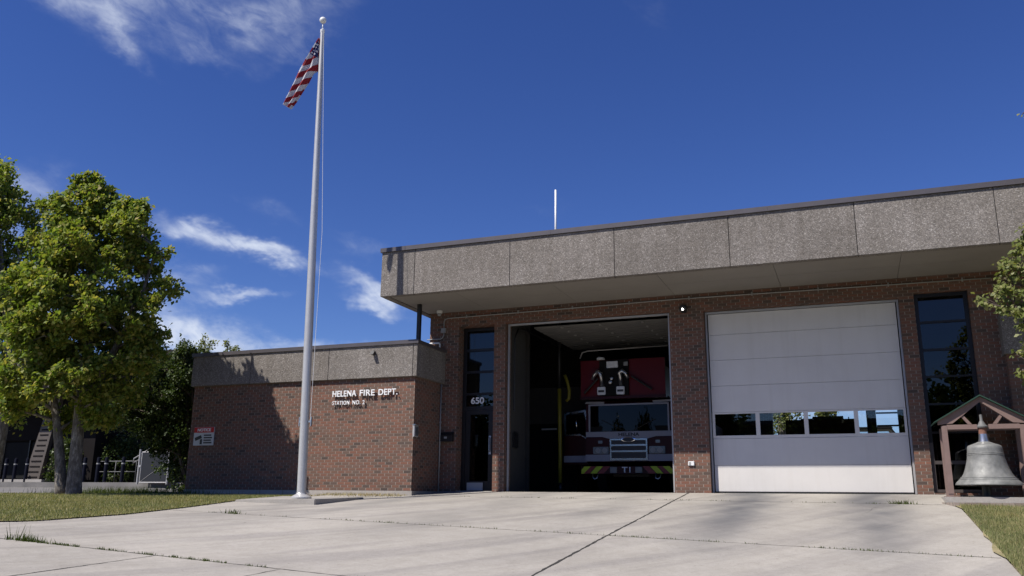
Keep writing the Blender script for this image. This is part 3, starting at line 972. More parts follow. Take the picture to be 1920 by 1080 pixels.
# ------------------------------------------------------------------ flagpole
pd = MB()
pq = [(-6.80, -4.62, -.25), (-4.79, -4.62, -.222), (-4.70, -2.85, -.175), (-6.86, -2.85, -.16)]
pv_ = [pd.bm.verts.new((x, y, z)) for x, y, z in pq]; pb_ = [pd.bm.verts.new((x, y, -.75)) for x, y, z in pq]
pd.bm.faces.new(pv_); pd.bm.faces.new(pb_[::-1])
for i in range(4): pd.bm.faces.new((pb_[i], pb_[(i + 1) % 4], pv_[(i + 1) % 4], pv_[i]))
bmesh.ops.bevel(pd.bm, geom=pd.bm.edges[:], offset=.012, segments=2, affect='EDGES')
tag(pd.build('pavement', 'conc'), kind='structure')
FPx, FPy = -5.56, -4.0
fp = thing('flagpole', 'tall tapered aluminium flagpole on the concrete pad before the brick wing', 'flagpole', (FPx, FPy, -.212))
tilt = -.31 / 11.5
prof = [(0, .098), (2, .098), (4, .094), (6, .086), (8, .074), (9.6, .062), (10.6, .055), (11.2, .05)]
MB().tube([(tilt * z, 0, z) for z, r in prof], [r for z, r in prof], 24).build('shaft', 'alum', fp, True, 40)
MB().lathe([(.22, 0), (.22, .03), (.18, .06), (.12, .09), (.105, .12)], n=28).build('base_collar', 'alum', fp, True, 30)
MB().lathe([(.045, 0), (.055, .02), (.055, .09), (.02, .12)], c=(tilt * 11.2, 0, 11.2), n=16).build('truck_cap', 'whitep', fp, True, 40)
zb = 11.56
MB().lathe([(.0, -.085), (.035, -.078), (.062, -.058), (.08, -.03), (.085, 0), (.08, .03), (.062, .058), (.035, .078), (0, .085)], c=(tilt * zb, 0, zb), n=20).tube([(tilt * 11.28, 0, 11.28), (tilt * 11.5, 0, 11.5)], .014, 8).build('ball_finial', 'whitep', fp, True)
MB().box(-.165, -.10, -.02, .02, 1.62, 1.66).box(-.185, -.165, -.02, .02, 1.54, 1.74).build('cleat', 'steel', fp)
MB().box(.06, .12, -.02, .02, 1.62, 1.66).box(.12, .14, -.02, .02, 1.54, 1.74).build('cleat', 'steel', fp)
MB().tube([(.115, -.02, 1.66), (.10, -.03, 6), (tilt * 11.2 + .055, -.03, 11.25)], .005, 5).build('halyard', 'whitep', fp)

# flag, hanging folded from the top of the pole
def build_flag():
    bm = bmesh.new(); uvl = bm.loops.layers.uv.new('UVMap')
    NT, NW = 60, 24
    top = -.02
    g = {}
    R = [(0, -.055, 0), (.22, -.06, -.42), (.42, -.06, -.86), (.47, -.16, -.92), (.58, -.26, -1.16), (.72, -.40, -1.42), (.86, -.53, -1.68), (1, -.66, -1.88)]
    Lf = [(0, -.062, -.01), (.25, -.24, -.42), (.5, -.48, -.90), (.72, -.65, -1.32), (.88, -.77, -1.62), (1, -.83, -1.80)]
    def cv(P, t):
        for a, b in zip(P, P[1:]):
            if t <= b[0]:
                f = (t - a[0]) / (b[0] - a[0]); return a[1] + (b[1] - a[1]) * f, a[2] + (b[2] - a[2]) * f
        return P[-1][1], P[-1][2]
    for side in (0, 1):
        for i in range(NT + 1):
            t = i / NT
            rx, rz = cv(R, t); lx, lz = cv(Lf, t)
            for j in range(NW + 1):
                w = j / NW
                x, z = (rx + (lx - rx) * w) * .80, (rz + (lz - rz) * w) * 1.04
                fold = .055 * math.sin(w * 11 + t * 3.5) * min(1, t * 3)
                y = (-.03 - .03 * math.sin(math.pi * w) * min(1, t * 2) + .6 * fold) if side == 0 else (.01 + .05 * t * (1 - w) ** .7 + .03 * math.sin(math.pi * w))
                if side == 1: y = y * (1 - w ** 4) + (-.05 + fold) * w ** 4
                # stripes cross the hanging fold
                y += .68 * x
                V = min(.999, t * .80 + .195 * (1 - w) + .004) if side == 0 else min(.999, t * .9)
                U = t * 1.42 + .02 if side == 0 else .5 + .3 * t
                g[side, i, j] = (bm.verts.new((x, y, z)), (max(0, U), max(0, V)))
        for i in range(NT):
            for j in range(NW):
                q = [g[side, i, j], g[side, i, j + 1], g[side, i + 1, j + 1], g[side, i + 1, j]]
                f = bm.faces.new([a[0] for a in q]); f.smooth = True
                for lp, a in zip(f.loops, q): lp[uvl].uv = a[1]
    me = bpy.data.meshes.new('flag'); bm.to_mesh(me); bm.free()
    return me


fl = link('flag', build_flag(), 'flag')
fl.location = (FPx + tilt * 11.0, FPy, 10.84)
tag(fl, 'American flag hanging limp from the top of the flagpole', 'flag')

# ------------------------------------------------------------------ bell and its shelter
BX, BY = 7.94, -1.0
bs = thing('bell_shelter', 'brown steel bell frame with a green gabled roof beside the strip window', 'bell shelter', (BX, BY, -.055))
ZB, ZE, ZP = 1.30, 1.40, 1.925   # beam, eave, peak (local)
for sy in (0,):
    for sgn in (-1, 1):
        B('post', 'wood', bs, sgn * .675 - .05, sgn * .675 + .05, -.05, .05, .06, ZE - .04)
        B('post_foot', 'wood', bs, sgn * .675 - .04, sgn * .675 + .04, -.04, .04, .012, .06)
        B('foot_plate', 'wood', bs, sgn * .675 - .13, sgn * .675 + .10, -.1, .1, 0, .012)
    for sgn in (-1, 1):
        MB().prism([(sgn * .78, ZE - .02), (sgn * .78, ZE + .055), (0, ZP - .015), (0, ZP - .115), (sgn * .52, ZE + .0)], 'y', -.048, .048).build('rafter', 'wood', bs)
        MB().prism([(sgn * .34, ZE + .19), (sgn * .385, ZE + .165), (sgn * .25, ZE - .02), (sgn * .18, ZE - .02)], 'y', -.03, .03).build('brace', 'wood', bs)
        B('beam', 'wood', bs, min(sgn * .625, sgn * .10), max(sgn * .625, sgn * .10), -.045, .045, ZB - .015, ZE - .025)
for sgn in (-1, 1):
    B('rear_post', 'wood', bs, sgn * .675 - .04, sgn * .675 + .04, .56, .64, 0, ZE - .05)
B('rear_beam', 'wood', bs, -.635, .635, .565, .635, ZB, ZE - .05)
for sgn in (-1, 1):
    MB().prism([(sgn * .85, ZE + .012), (sgn * .85, ZE + .034), (0, ZP + .02), (0, ZP - .006)], 'y', -.12, .74).build('roof_sheet', 'green', bs)
bl = thing('bell', 'large weathered grey bronze bell on a black pedestal inside the brown frame', 'bell', (BX - .01, BY, -.055))
pf = [(.578, .225), (.572, .25), (.545, .285), (.50, .325), (.455, .375), (.415, .44), (.38, .53), (.35, .63), (.325, .73), (.312, .82), (.306, .90), (.302, .94), (.285, .965), (.24, .985), (.17, 1.01), (.115, 1.035)]
inn = [(r - .035, z - .01) for r, z in pf[::-1] if z < .95]
MB().lathe(pf + [(.1, 1.04), (.08, .98), (.2, .93)] + [(r, z) for r, z in inn], n=64).build('body', 'bell', bl, True, 50)
for z, r in ((.79, .318), (.82, .314), (.33, .50), (.36, .472)):
    MB().lathe([(r - .006, z - .012), (r + .004, z - .006), (r + .004, z + .006), (r - .006, z + .012)], n=64).build('raised_band', 'bell', bl, True, 60)
MB().lathe([(.098, 1.04), (.085, 1.10), (.078, 1.16), (.076, 1.19)], n=28).build('neck', 'steel', bl, True, 40)
MB().lathe([(.072, 1.19), (.072, 1.31)], n=28).build('collar', 'rust', bl, True, 40)
MB().lathe([(.10, 1.31), (.105, 1.335), (.07, 1.37), (.045, 1.42), (.028, 1.45), (.028, 1.56), (.0, 1.57)], n=28).build('cap', 'darkgrey', bl, True, 40)
MB().tube([(-.05, .05, .0), (-.05, .05, .5)], .075, 16).box(-.35, .35, -.3, .3, 0, .02).build('pedestal', 'black', bl, True, 30)


# ------------------------------------------------------------------ trees
def leaf_mesh(name, pts, size, mat, parent, seed, droop=0.):
    r = np.random.default_rng(seed)
    n = len(pts)
    nn = r.normal(size=(n, 3)) * .62 + np.array([-.42, -.62, .62]) * .9      # leaves turn their faces to the light
    nn /= np.linalg.norm(nn, axis=1)[:, None]
    d = r.normal(size=(n, 3)); d[:, 2] -= droop
    d -= nn * (d * nn).sum(1)[:, None]; d /= np.linalg.norm(d, axis=1)[:, None]
    e = np.cross(nn, d)
    L = (size * r.uniform(.65, 1.3, n))[:, None]
    P = np.asarray(pts)
    V = np.stack([P, P + d * L * .5 + e * L * .34 + nn * L * .08, P + d * L, P + d * L * .5 - e * L * .34 + nn * L * .08], 1).reshape(-1, 3)
    F = np.arange(n * 4).reshape(-1, 4)
    return npmesh(name, V, F, mat, parent)


def crown_points(clumps, n, seed, sub=14, spread=.26):
    r = np.random.default_rng(seed)
    C = np.array(clumps)
    wts = C[:, 3] ** 2.2; wts /= wts.sum()
    out, subs = [], []
    for c, w in zip(C, wts):
        k = max(3, int(sub * (c[3] / .6) ** 1.3))
        v = r.normal(size=(k, 3)); v /= np.linalg.norm(v, axis=1)[:, None]
        v *= (r.uniform(.35, 1.0, k) ** .6)[:, None] * c[3]
        sc = c[:3] + v
        subs.append(sc)
        m = int(n * w)
        idx = r.integers(0, k, m)
        out.append(sc[idx] + r.normal(size=(m, 3)) * c[3] * spread * np.array([1, 1, .8]))
    return np.concatenate(out), subs


def limb(mb, a, b, r0, r1, seed, bend=.12, n=5):
    rr = random.Random(seed)
    a, b = Vector(a), Vector(b)
    L = (b - a).length
    pts = []
    ox, oy = rr.uniform(-1, 1) * bend * L, rr.uniform(-1, 1) * bend * L
    for i in range(n + 1):
        t = i / n
        s = math.sin(math.pi * t)
        p = a.lerp(b, t) + Vector((ox * s, oy * s, -.08 * L * s * 0 + .06 * L * s))
        pts.append(p)
    mb.tube(pts, [r0 + (r1 - r0) * i / n for i in range(n + 1)], 7)
    return pts


def fill_clumps(rows, n, seed, depth=1.0, rmin=.35, rmax=.75):
    """clump centres inside an uneven crown given as (z, xl, xr) rows; y is the depth"""
    r = random.Random(seed)
    rows = sorted(rows)
    out = []
    zs = [q[0] for q in rows]
    def at(z):
        for a, b in zip(rows, rows[1:]):
            if a[0] <= z <= b[0]:
                t = (z - a[0]) / (b[0] - a[0]); return a[1] + (b[1] - a[1]) * t, a[2] + (b[2] - a[2]) * t
        return rows[-1][1:]
    tries = 0
    while len(out) < n and tries < 6000:
        tries += 1
        z = r.uniform(zs[0], zs[-1])
        xl, xr = at(z)
        hw, cx = (xr - xl) / 2, (xr + xl) / 2
        rad = min(r.uniform(rmin, rmax), max(.2, hw * .75))
        a = r.uniform(0, 2 * math.pi); q = math.sqrt(r.uniform(0.02, 1))
        x, y = cx + max(0, hw - rad * .8) * q * math.cos(a), max(0, hw - rad * .8) * depth * q * math.sin(a)
        if z + rad * .8 > zs[-1] + .1: continue
        if any((x - c[0]) ** 2 + (y - c[1]) ** 2 + (z - c[2]) ** 2 < (.52 * (rad + c[3])) ** 2 for c in out): continue
        out.append((x, y, z, rad))
    return out


def tree(name, label, cat, base, stems, clumps, nleaf, leaf, lmat, bmat, seed, group=None, sub=14, spread=.26, droop=.2):
    """stems: list of polylines (local) with radii; every clump gets a limb from the nearest stem point below it"""
    t = thing(name, label, cat, base, 0, group)
    loc = lambda p: (p[0] - base[0], p[1] - base[1], p[2] - base[2])
    tm, lm = MB(), MB()
    nodes = []
    for st in stems:
        P = [Vector(loc(p[:3])) for p in st]
        R = [p[3] for p in st]
        # smooth polyline
        Q, QR = [], []
        for i in range(len(P) - 1):
            for k in range(5):
                f = k / 5
                Q.append(P[i].lerp(P[i + 1], f)); QR.append(R[i] + (R[i + 1] - R[i]) * f)
        Q.append(P[-1]); QR.append(R[-1])
        for _ in range(3):
            Q = [Q[0]] + [(Q[i - 1] + Q[i] * 2 + Q[i + 1]) / 4 for i in range(1, len(Q) - 1)] + [Q[-1]]
        tm.tube(Q, QR, 12)
        nodes += list(zip(Q, QR))
    tm.build('trunk', bmat, t, True)
    cl = [loc(c[:3]) + (c[3],) for c in clumps]
    pts, subs = crown_points(cl, nleaf, seed, sub, spread)
    for i, c in enumerate(cl):
        p = Vector(c[:3])
        best = min(nodes, key=lambda q: (q[0] - p).length + (2.0 if q[0].z > p.z - .15 else 0) + (3 if q[0].z < .9 else 0))
        rr = min(best[1] * .55, .07)
        seg = limb(lm, best[0], p, rr, .012, seed + i)
        for k, s in enumerate(subs[i][:5]):
            limb(lm, seg[3 + k % 3], s, .010, .004, seed * 3 + k + i, .1, 2)
    lm.build('branches', bmat, t, True)
    leaf_mesh('crown', pts, leaf, lmat, t, seed, droop)
    return t


rowsA = [(8.02, -12.36, -12.05), (7.66, -13.1, -11.45), (7.12, -13.6, -10.75), (6.55, -13.8, -9.6), (5.82, -13.85, -9.2), (5.28, -14.1, -9.35), (4.72, -14.2, -8.9), (4.02, -14.2, -8.9), (3.47, -14.2, -9.2), (2.78, -14.1, -9.3), (2.1, -13.7, -9.6), (1.6, -13.2, -10.2)]
by = -4.5
rowsA = [(z, a + .35, b - .30) for z, a, b in rowsA]
clA = [(x, y + by, z, r) for x, y, z, r in fill_clumps(rowsA, 92, 5, .85, .28, .62)]
clA += [(-12.2, by, 7.75, .28), (-12.6, by + .1, 7.3, .4), (-11.6, by - .2, 7.2, .36), (-10.9, by + .1, 6.75, .42), (-10.2, by, 6.1, .36), (-9.55, by + .2, 4.6, .36), (-9.6, by, 5.6, .3), (-12.9, by - .6, 1.75, .42), (-13.5, by - .3, 2.1, .4), (-12.3, by - 1.0, 2.3, .5)]
clA = [(x - .22, y, z, r) for x, y, z, r in clA]
stA = [[(-11.35, by, -.22, .19), (-11.42, by, .4, .15), (-11.5, by, 1.6, .125), (-11.65, by + .05, 2.8, .10), (-11.45, by, 4.0, .08), (-11.7, by, 5.6, .06), (-12.1, by, 7.6, .015)],
       [(-11.70, by - .04, -.22, .14), (-11.86, by - .05, .6, .115), (-12.15, by - .1, 1.75, .09), (-12.7, by - .2, 3.2, .08), (-13.1, by - .2, 5.0, .04), (-13.2, by, 6.5, .015)],
       [(-11.48, by, 1.7, .10), (-11.0, by + .2, 3.0, .08), (-10.3, by + .3, 4.5, .05), (-9.9, by + .2, 5.8, .015)]]
stA = [[(x - .22, y, z, r) for x, y, z, r in st] for st in stA]
tree('broadleaf_tree', 'bright green broadleaf tree with two forked pale trunks standing on the lawn', 'tree', (-11.7, by, -.22), stA, clA, 68000, .118, 'leafA', 'bark', 3, None, 16, .19)

rowsB = [(9.7, -18.6, -17.7), (9.1, -19.6, -17.15), (8.29, -19.8, -16.5), (7.4, -20, -16.3), (6.19, -19.8, -16.3), (4.84, -19.4, -16.15), (3.23, -19, -15.9), (2.2, -18.5, -15.6)]
clB = [(x, y - 3.0, z, r) for x, y, z, r in fill_clumps(rowsB, 75, 8, .9, .35, .75)]
stB = [[(-16.3, -3, -.25, .18), (-16.2, -3, 1.2, .15), (-16.15, -3, 3, .12), (-16.8, -3, 5, .09), (-17.6, -3, 7.5, .03)], [(-16.2, -3, 2.2, .1), (-15.75, -3, 3.6, .08), (-16.4, -2.8, 5.5, .05), (-17, -2.8, 7, .02)]]
tree('broadleaf_tree', 'tall green tree cut off by the left edge of the view, behind the forked tree', 'tree', (-16.3, -3, -.25), stB, clB, 42000, .12, 'leafA', 'bark', 17, None, 16, .22)

rowsC = [(4.15, -12.6, -11.75), (3.77, -13.0, -11.55), (3.01, -14.4, -11.5), (2.2, -14.9, -11.45), (1.5, -13.6, -11.5), (.5, -12.6, -11.6), (.1, -12.4, -11.75)]
clC = [(x, y - .4, z, r) for x, y, z, r in fill_clumps(rowsC, 62, 21, .8, .25, .5)]
clC += [(-13.2, -.4, 1.95, .42), (-13.8, -.2, 1.9, .42), (-14.4, 0, 2.1, .46), (-15.0, .1, 2.3, .5), (-12.7, -.45, 1.6, .38), (-15.6, .2, 2.7, .55), (-14.0, .2, 2.7, .5)]
stC = [[(-11.75, -.3, -.2, .09), (-11.85, -.35, .8, .07), (-12.2, -.4, 2, .05), (-12.3, -.4, 3.6, .02)], [(-11.8, -.4, -.2, .06), (-12.3, -.5, 1.2, .05), (-12.9, -.6, 2.4, .02)], [(-11.8, -.3, -.2, .05), (-11.75, -.5, 1.5, .04), (-11.9, -.6, 2.8, .02)]]
tree('shade_tree', 'dark leafy small tree crowding the far corner of the brick wing', 'tree', (-11.8, -.35, -.2), stC, clC, 46000, .085, 'leafC', 'twig', 31)
rowsE = [(3.3, -17.6, -16.6), (2.6, -18.2, -15.4), (1.6, -18.2, -15.2), (.6, -17.6, -15.6)]


def behind_tree(label, x, y, z, seed, w=.55, zt=None, n=5000, mat='leafC'):
    h = z - .3
    cl = [(x, y, z - .2, .22), (x + .1, y, z - .55, .34), (x - w * .5, y + .2, z - .9, .42), (x + w * .5, y - .1, z - 1.0, .42), (x, y, z - 1.5, .6), (x - w * .8, y, z - 1.9, .6), (x + w * .8, y, z - 2.1, .6), (x, y + .3, z - 2.7, .7)]
    tree('young_tree', label, 'tree', (x, y, Gz(x, y) - .03), [[(x, y, Gz(x, y) - .03, .1), (x, y, z - 2, .06), (x, y, z - .3, .015)]], cl, n, .10, mat, 'twig', seed, 'trees behind the low wing')


behind_tree('left one of two pale treetops showing above the wing roof', -19.25, 8, 6.35, 41, mat='leafB')
behind_tree('right one of two pale treetops showing above the wing roof', -18.05, 8, 6.1, 42, .4, mat='leafB')
for i, (x, y, h, s, lb) in enumerate(((-24.5, 14, 6.2, 51, 'grey green shrubby tree behind the chain link gate'), (-29, 22, 7.5, 52, 'dim tree standing behind the bollards and railings'), (-19.5, 12, 5.0, 53, 'dark bushy tree between the gate and the wing'))):
    z0 = Gz(x, y)
    cl = [(a, b + y, c + z0, r) for a, b, c, r in fill_clumps([(h, x - .6, x + .6), (h * .75, x - 2, x + 2), (h * .4, x - 2.4, x + 2.4), (.9, x - 1.8, x + 1.8)], 40, s, .9, .5, 1.0)]
    tree('background_tree', lb, 'tree', (x, y, z0), [[(x, y, z0 - .1, .16), (x, y, z0 + h * .5, .1), (x, y, z0 + h * .9, .03)]], cl, 11000, .16, 'leafC', 'twig', s)

for lb, x, y, h, w, sd in (('dim grey green shrub behind the bollards, right of the forked trunks', -28.4, 13.4, 2.7, 1.5, 81), ('dim grey green shrub between the bollards and the chain link gate', -26.2, 13.8, 2.9, 1.4, 82), ('dark shrub in front of the dark building, above the first bollards', -30.6, 11.9, 2.4, .8, 83)):
    z0 = Gz(x, y)
    cl = [(a, b + y, c + z0, r) for a, b, c, r in fill_clumps([(h, x - .4, x + .4), (h * .7, x - w, x + w), (.3, x - w, x + w)], 30, sd, .6, .35, .6)]
    tree('shrub', lb, 'shrub', (x, y, z0 - .02), [[(x, y, z0 - .1, .06), (x + .1, y, z0 + h * .5, .04), (x, y, z0 + h * .85, .01)]], cl, 6000, .12, 'leafC', 'twig', sd)

# birch at the right edge, branches hanging into view
yb = -4.2
clD = [(8.62, yb, 4.15, .20), (8.5, yb, 3.95, .22), (8.28, yb, 3.75, .24), (8.12, yb, 3.45, .24), (7.98, yb, 3.12, .22), (7.78, yb, 3.08, .12), (8.2, yb - .1, 3.02, .26), (8.3, yb, 2.72, .2), (8.42, yb, 3.4, .3), (8.5, yb, 2.95, .2),
       (8.40, yb, 2.38, .14), (8.32, yb, 2.18, .13), (8.22, yb, 1.93, .12), (8.42, yb, 1.98, .12), (8.36, yb, 1.72, .12), (8.28, yb, 1.54, .10), (8.46, yb, 1.45, .10), (8.42, yb, 2.58, .12), (8.12, yb, 2.2, .06)]
rd = random.Random(4)
for i in range(60):
    clD.append((9.9 + rd.uniform(-1, 2.6), yb + rd.uniform(-1.2, 1.2), rd.uniform(2.2, 7.2), rd.uniform(.2, .42)))
clD = [c for c in clD if not (c[0] - c[3] < 8.75 + .03 * c[2] and c[2] > 4.4)]
clD.append((8.76, yb, 6.32, .06))
clD.append((8.85, yb, 6.25, .08))
stD = [[(10.6, yb - .2, -.6, .16), (10.6, yb - .2, 2, .13), (10.5, yb, 4.5, .1), (10.4, yb, 7.4, .03)], [(10.5, yb, 4.3, .06), (9.6, yb, 5.0, .04), (8.9, yb, 4.7, .025), (8.45, yb, 4.0, .016), (8.2, yb, 3.4, .01)], [(10.5, yb, 3.2, .05), (9.4, yb, 3.5, .03), (8.75, yb, 3.0, .018), (8.4, yb, 2.2, .01), (8.32, yb, 1.7, .006)], [(10.5, yb, 6, .04), (9.4, yb, 6.5, .02), (8.9, yb, 6.35, .01), (8.74, yb, 6.33, .005)]]
tree('birch_tree', 'birch with hanging leafy twigs reaching in from the right edge', 'tree', (10.6, yb - .2, Gz(10.6, yb - .2) - .05), stD, clD, 17000, .085, 'leafB', 'twig', 61, None, 12, .30, .9)

# trees across the street, mirrored in the station's windows
for i, (x, y, h, lb) in enumerate(((-34, -64, 12, 'broad tree across the street, far left end of the row'), (-21, -61, 11, 'tree across the street opposite the lawn'), (-9, -65, 12.5, 'tall tree across the street opposite the low wing'), (3, -62, 11, 'tree across the street opposite the open bay'), (14, -66, 13, 'tallest tree across the street opposite the closed white door'), (26, -62, 11.5, 'tree across the street, far right end of the row'))):
    z0 = Gz(x, y)
    cl = [(a, b + y, c + z0, r) for a, b, c, r in fill_clumps([(h, x - 1, x + 1), (h * .75, x - 5, x + 5), (h * .4, x - 6.5, x + 6.5), (.9, x - 6, x + 6)], 60, 70 + i, .7, 1.0, 1.9)]
    tree('street_tree', lb, 'tree', (x, y, z0 - .05), [[(x, y, z0 - .1, .25), (x, y, z0 + h * .5, .16), (x, y, z0 + h * .9, .04)]], cl, 9000, .55, 'leafC', 'twig', 70 + i, 'trees across the street')


ob = thing('added_brick_block', 'unseen dark brick building added across the street to fill gaps in the window reflections', 'building', (-2, -84, -1.9))  # unseen block, added so the panes mirror dark instead of sky between trees
B('wall', 'twigwall', ob, -48, 44, -10, 0, -.5, 10.5)
B('roof', 'coping', ob, -48.4, 44.4, -10.4, .4, 10.52, 11.0)
for i in range(14):
    for z in (1.2, 4.4, 7.6): B('window', 'bronze', ob, -45 + i * 6.4, -42.6 + i * 6.4, .002, .06, z, z + 1.7)


# ------------------------------------------------------------------ grass and weeds
def blades(name, pts, h, wd, mat, seed, lean=.5):
    r = np.random.default_rng(seed)
    n = len(pts)
    a = r.uniform(0, 2 * np.pi, n); hh = h * r.uniform(.5, 1.4, n)
    P = np.asarray(pts)
    t = np.stack([np.cos(a), np.sin(a), 0 * a], 1) * wd
    b = r.uniform(0, 2 * np.pi, n); le = r.uniform(0, lean, n) * hh
    top = P + np.stack([np.cos(b) * le, np.sin(b) * le, hh], 1)
    V = np.stack([P - t, P + t, top], 1).reshape(-1, 3)
    return tag(npmesh(name, V, np.arange(n * 3).reshape(-1, 3), mat, None, 3), kind='stuff')


def scatter(n, fx, y0, y1, off, seed):
    r = random.Random(seed)
    out = []
    while len(out) < n:
        y = r.uniform(y0, y1); x = fx(y, r)
        if x is None: continue
        out.append((x, y, Gz(x, y) + off))
    return out


blades('lawn_grass', scatter(60000, lambda y, r: edgeL(y) + .06 - abs(r.gauss(0, 1)) * 3.5, -10.2, -1.64, .018, 1), .045, .007, 'blade', 2)
blades('lawn_grass', scatter(30000, lambda y, r: 7.30 + abs(r.gauss(0, 1)) * .8, -10.5, -1.86, .018, 3), .055, .005, 'blade', 4)


def jw(n, x0, x1, y, seed, clumps):
    r = random.Random(seed)
    out = []
    cs = [(r.uniform(x0, x1), r.uniform(.03, .16)) for _ in range(clumps)]
    for _ in range(n):
        c = r.choice(cs)
        x = c[0] + r.gauss(0, c[1])
        if not x0 < x < x1: continue
        yy = y + r.gauss(0, .012)
        out.append((x, yy, Gz(x, yy)))
    return out


wd = jw(700, -5.0, -1.5, -11.18, 1, 22) + jw(450, -1.5, 7.2, -11.18, 2, 40) + jw(480, -5.6, 7.2, -6.85, 3, 60) + jw(150, -3.5, 7.1, -1.62, 4, 26)
blades('joint_weeds', wd, .03, .005, 'weed', 5, .8)
rr = random.Random(9)
tuft = [(-4.85 + rr.gauss(0, .16), -11.17 + rr.gauss(0, .04)) for _ in range(150)] + [(-5.05 + rr.gauss(0, .09), -6.85 + rr.gauss(0, .03)) for _ in range(45)] + [(6.35 + rr.gauss(0, .10), -1.62 + rr.gauss(0, .02)) for _ in range(90)]
blades('joint_weeds', [(x, y, Gz(x, y)) for x, y in tuft], .075, .008, 'weed', 6, .9)
tuft = [(-5.0 + rr.gauss(0, .12), -11.17 + rr.gauss(0, .04)) for _ in range(14)]
blades('joint_weeds', [(x, y, Gz(x, y)) for x, y in tuft], .2, .008, 'weed', 7, .5)
dry = [(rr.uniform(-6.9, -4.3), -1.60 - abs(rr.gauss(0, .28))) for _ in range(900)]
blades('dry_grass', [(x, y, max(Gz(x, y), -.22) + 0.0) for x, y in dry if not (-6.9 < x < -4.7 and y < -2.8)], .06, .006, 'straw', 8, 1.2)
tall = [(-12.5 + rr.gauss(0, 1.3), -2.0 + rr.gauss(0, .25)) for _ in range(2600)]
blades('tall_grass', [(x, y, Gz(x, y)) for x, y in tall], .2, .007, 'weed', 10, .5)

# ------------------------------------------------------------------ dark building, bollards and gate on the left
yb2 = 12.0
db = thing('civic_building', 'dark brown sided building half hidden behind the trees on the left', 'building', (-36, yb2, .3))
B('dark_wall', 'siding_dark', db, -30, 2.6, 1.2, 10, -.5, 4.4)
B('storefront_glass', 'dark', db, -12, 2.0, 1.15, 1.19, .35, 2.2)
for i in range(8): B('mullion', 'bronze', db, -12 + i * 1.9, -11.93 + i * 1.9, 1.05, 1.145, .3, 2.3)
B('siding_band', 'siding_dark', db, -30, 2.3, 1.02, 1.18, 2.3, 4.2)
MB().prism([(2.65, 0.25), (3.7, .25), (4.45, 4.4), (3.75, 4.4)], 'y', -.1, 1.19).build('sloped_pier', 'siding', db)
sl2 = MB()
for i in range(16):
    z = .34 + i * .26
    f = (z - .25) / 4.15
    sl2.box(2.65 + 1.1 * f + .15, 3.7 + .75 * f - .15, -.115, -.102, z, z + .07)
sl2.build('louvre', 'siding_dark', db)
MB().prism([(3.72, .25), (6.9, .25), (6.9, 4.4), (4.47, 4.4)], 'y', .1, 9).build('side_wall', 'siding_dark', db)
B('concrete_base', 'conc', db, 1.8, 4.6, -.7, 1.1, -.1, .26)
B('roof', 'siding_dark', db, -31, 8, -1.2, 11, 4.42, 5.4)
rf = MB().prism([(-1.2, 5.42), (11, 5.42), (5, 7.5)], 'x', -31, 8).build('roof_slope', 'siding_dark', db)
tag(B('kerb', 'asphalt', None, -45, -22, 11.0, 11.25, 0, .42), kind='structure')
tag(B('pavement', 'asphalt', None, -45, -22, 11.26, 12.9, 0, .40), kind='structure')

bo = thing('bollard', 'navy bollard with a pale band, left one of the pair by the sloped siding pier', 'bollard', (-33.35, 11.35, .40), 0, 'bollards before the dark building')
MB().lathe([(.085, 0), (.085, 1.1), (.07, 1.18), (.0, 1.2)], n=14).build('post', 'navy', bo, True, 40)
MB().lathe([(.09, .86), (.09, .92)], n=14).build('reflective_band', 'grey', bo, True, 40)
for i, (x, lb) in enumerate(((-32.55, 'navy bollard with a pale band, right one of the pair by the sloped siding pier'), (-34.0, 'navy bollard left of the pair by the sloped siding pier'), (-29.2, 'dark bollard seen just right of the forked trunks'), (-28.75, 'dark bollard, second to the right of the forked trunks'), (-27.9, 'dark bollard, third to the right of the forked trunks'), (-27.4, 'dark bollard below the thin dark railing'), (-26.35, 'dark bollard closest to the chain link gate'))):
    dup(bo, (x, 11.35, .40), 0, lb)

hr = thing('hand_rail', 'thin grey handrail behind the bollards', 'railing', (-27.5, 12.4, .4))
MB().tube([(-1.6, 0, 0), (-1.6, 0, 1.05), (.9, 0, 1.05), (.9, 0, 0)], .025, 8).build('rail', 'darkgrey', hr, True)
MB().tube([(-1.6, 0, .55), (.9, 0, .55)], .02, 8).tube([(-.4, 0, 0), (-.4, 0, 1.05)], .02, 8).build('lower_rail', 'darkgrey', hr, True)
hr = thing('hand_rail', 'pale sloping stair handrail beside the chain link gate', 'railing', (-25.5, 11.6, .4))
MB().tube([(-.5, 0, 0.9), (-.5, 0, 1.12), (.75, 0, 1.75), (.75, 0, 0)], .03, 8).tube([(-.45, 0, .95), (.7, 0, 1.5)], .022, 8).build('rail', 'galv', hr, True)
gt = thing('chain_link_gate', 'grey chain link gate with dark slats left of the brick wing', 'gate', (-23.8, 10.6, .33))
MB().tube([(-.85, 0, 0), (-.85, 0, 1.55)], .045, 10).tube([(.85, 0, 0), (.85, 0, 1.55)], .045, 10).tube([(-.72, 0, .08), (-.72, 0, 1.42)], .028, 8).tube([(-.72, 0, 1.42), (.8, 0, 1.42)], .028, 8).tube([(-.72, 0, .08), (.8, 0, .08)], .028, 8).tube([(-.7, -.01, .1), (.78, -.01, 1.0)], .01, 6).build('gate_frame', 'galv', gt, True, 40)
B('mesh_panel', 'link', gt, -.70, .82, -.006, .006, .1, 1.4)
B('latch', 'galv', gt, -.82, -.72, -.04, .03, .75, .85)


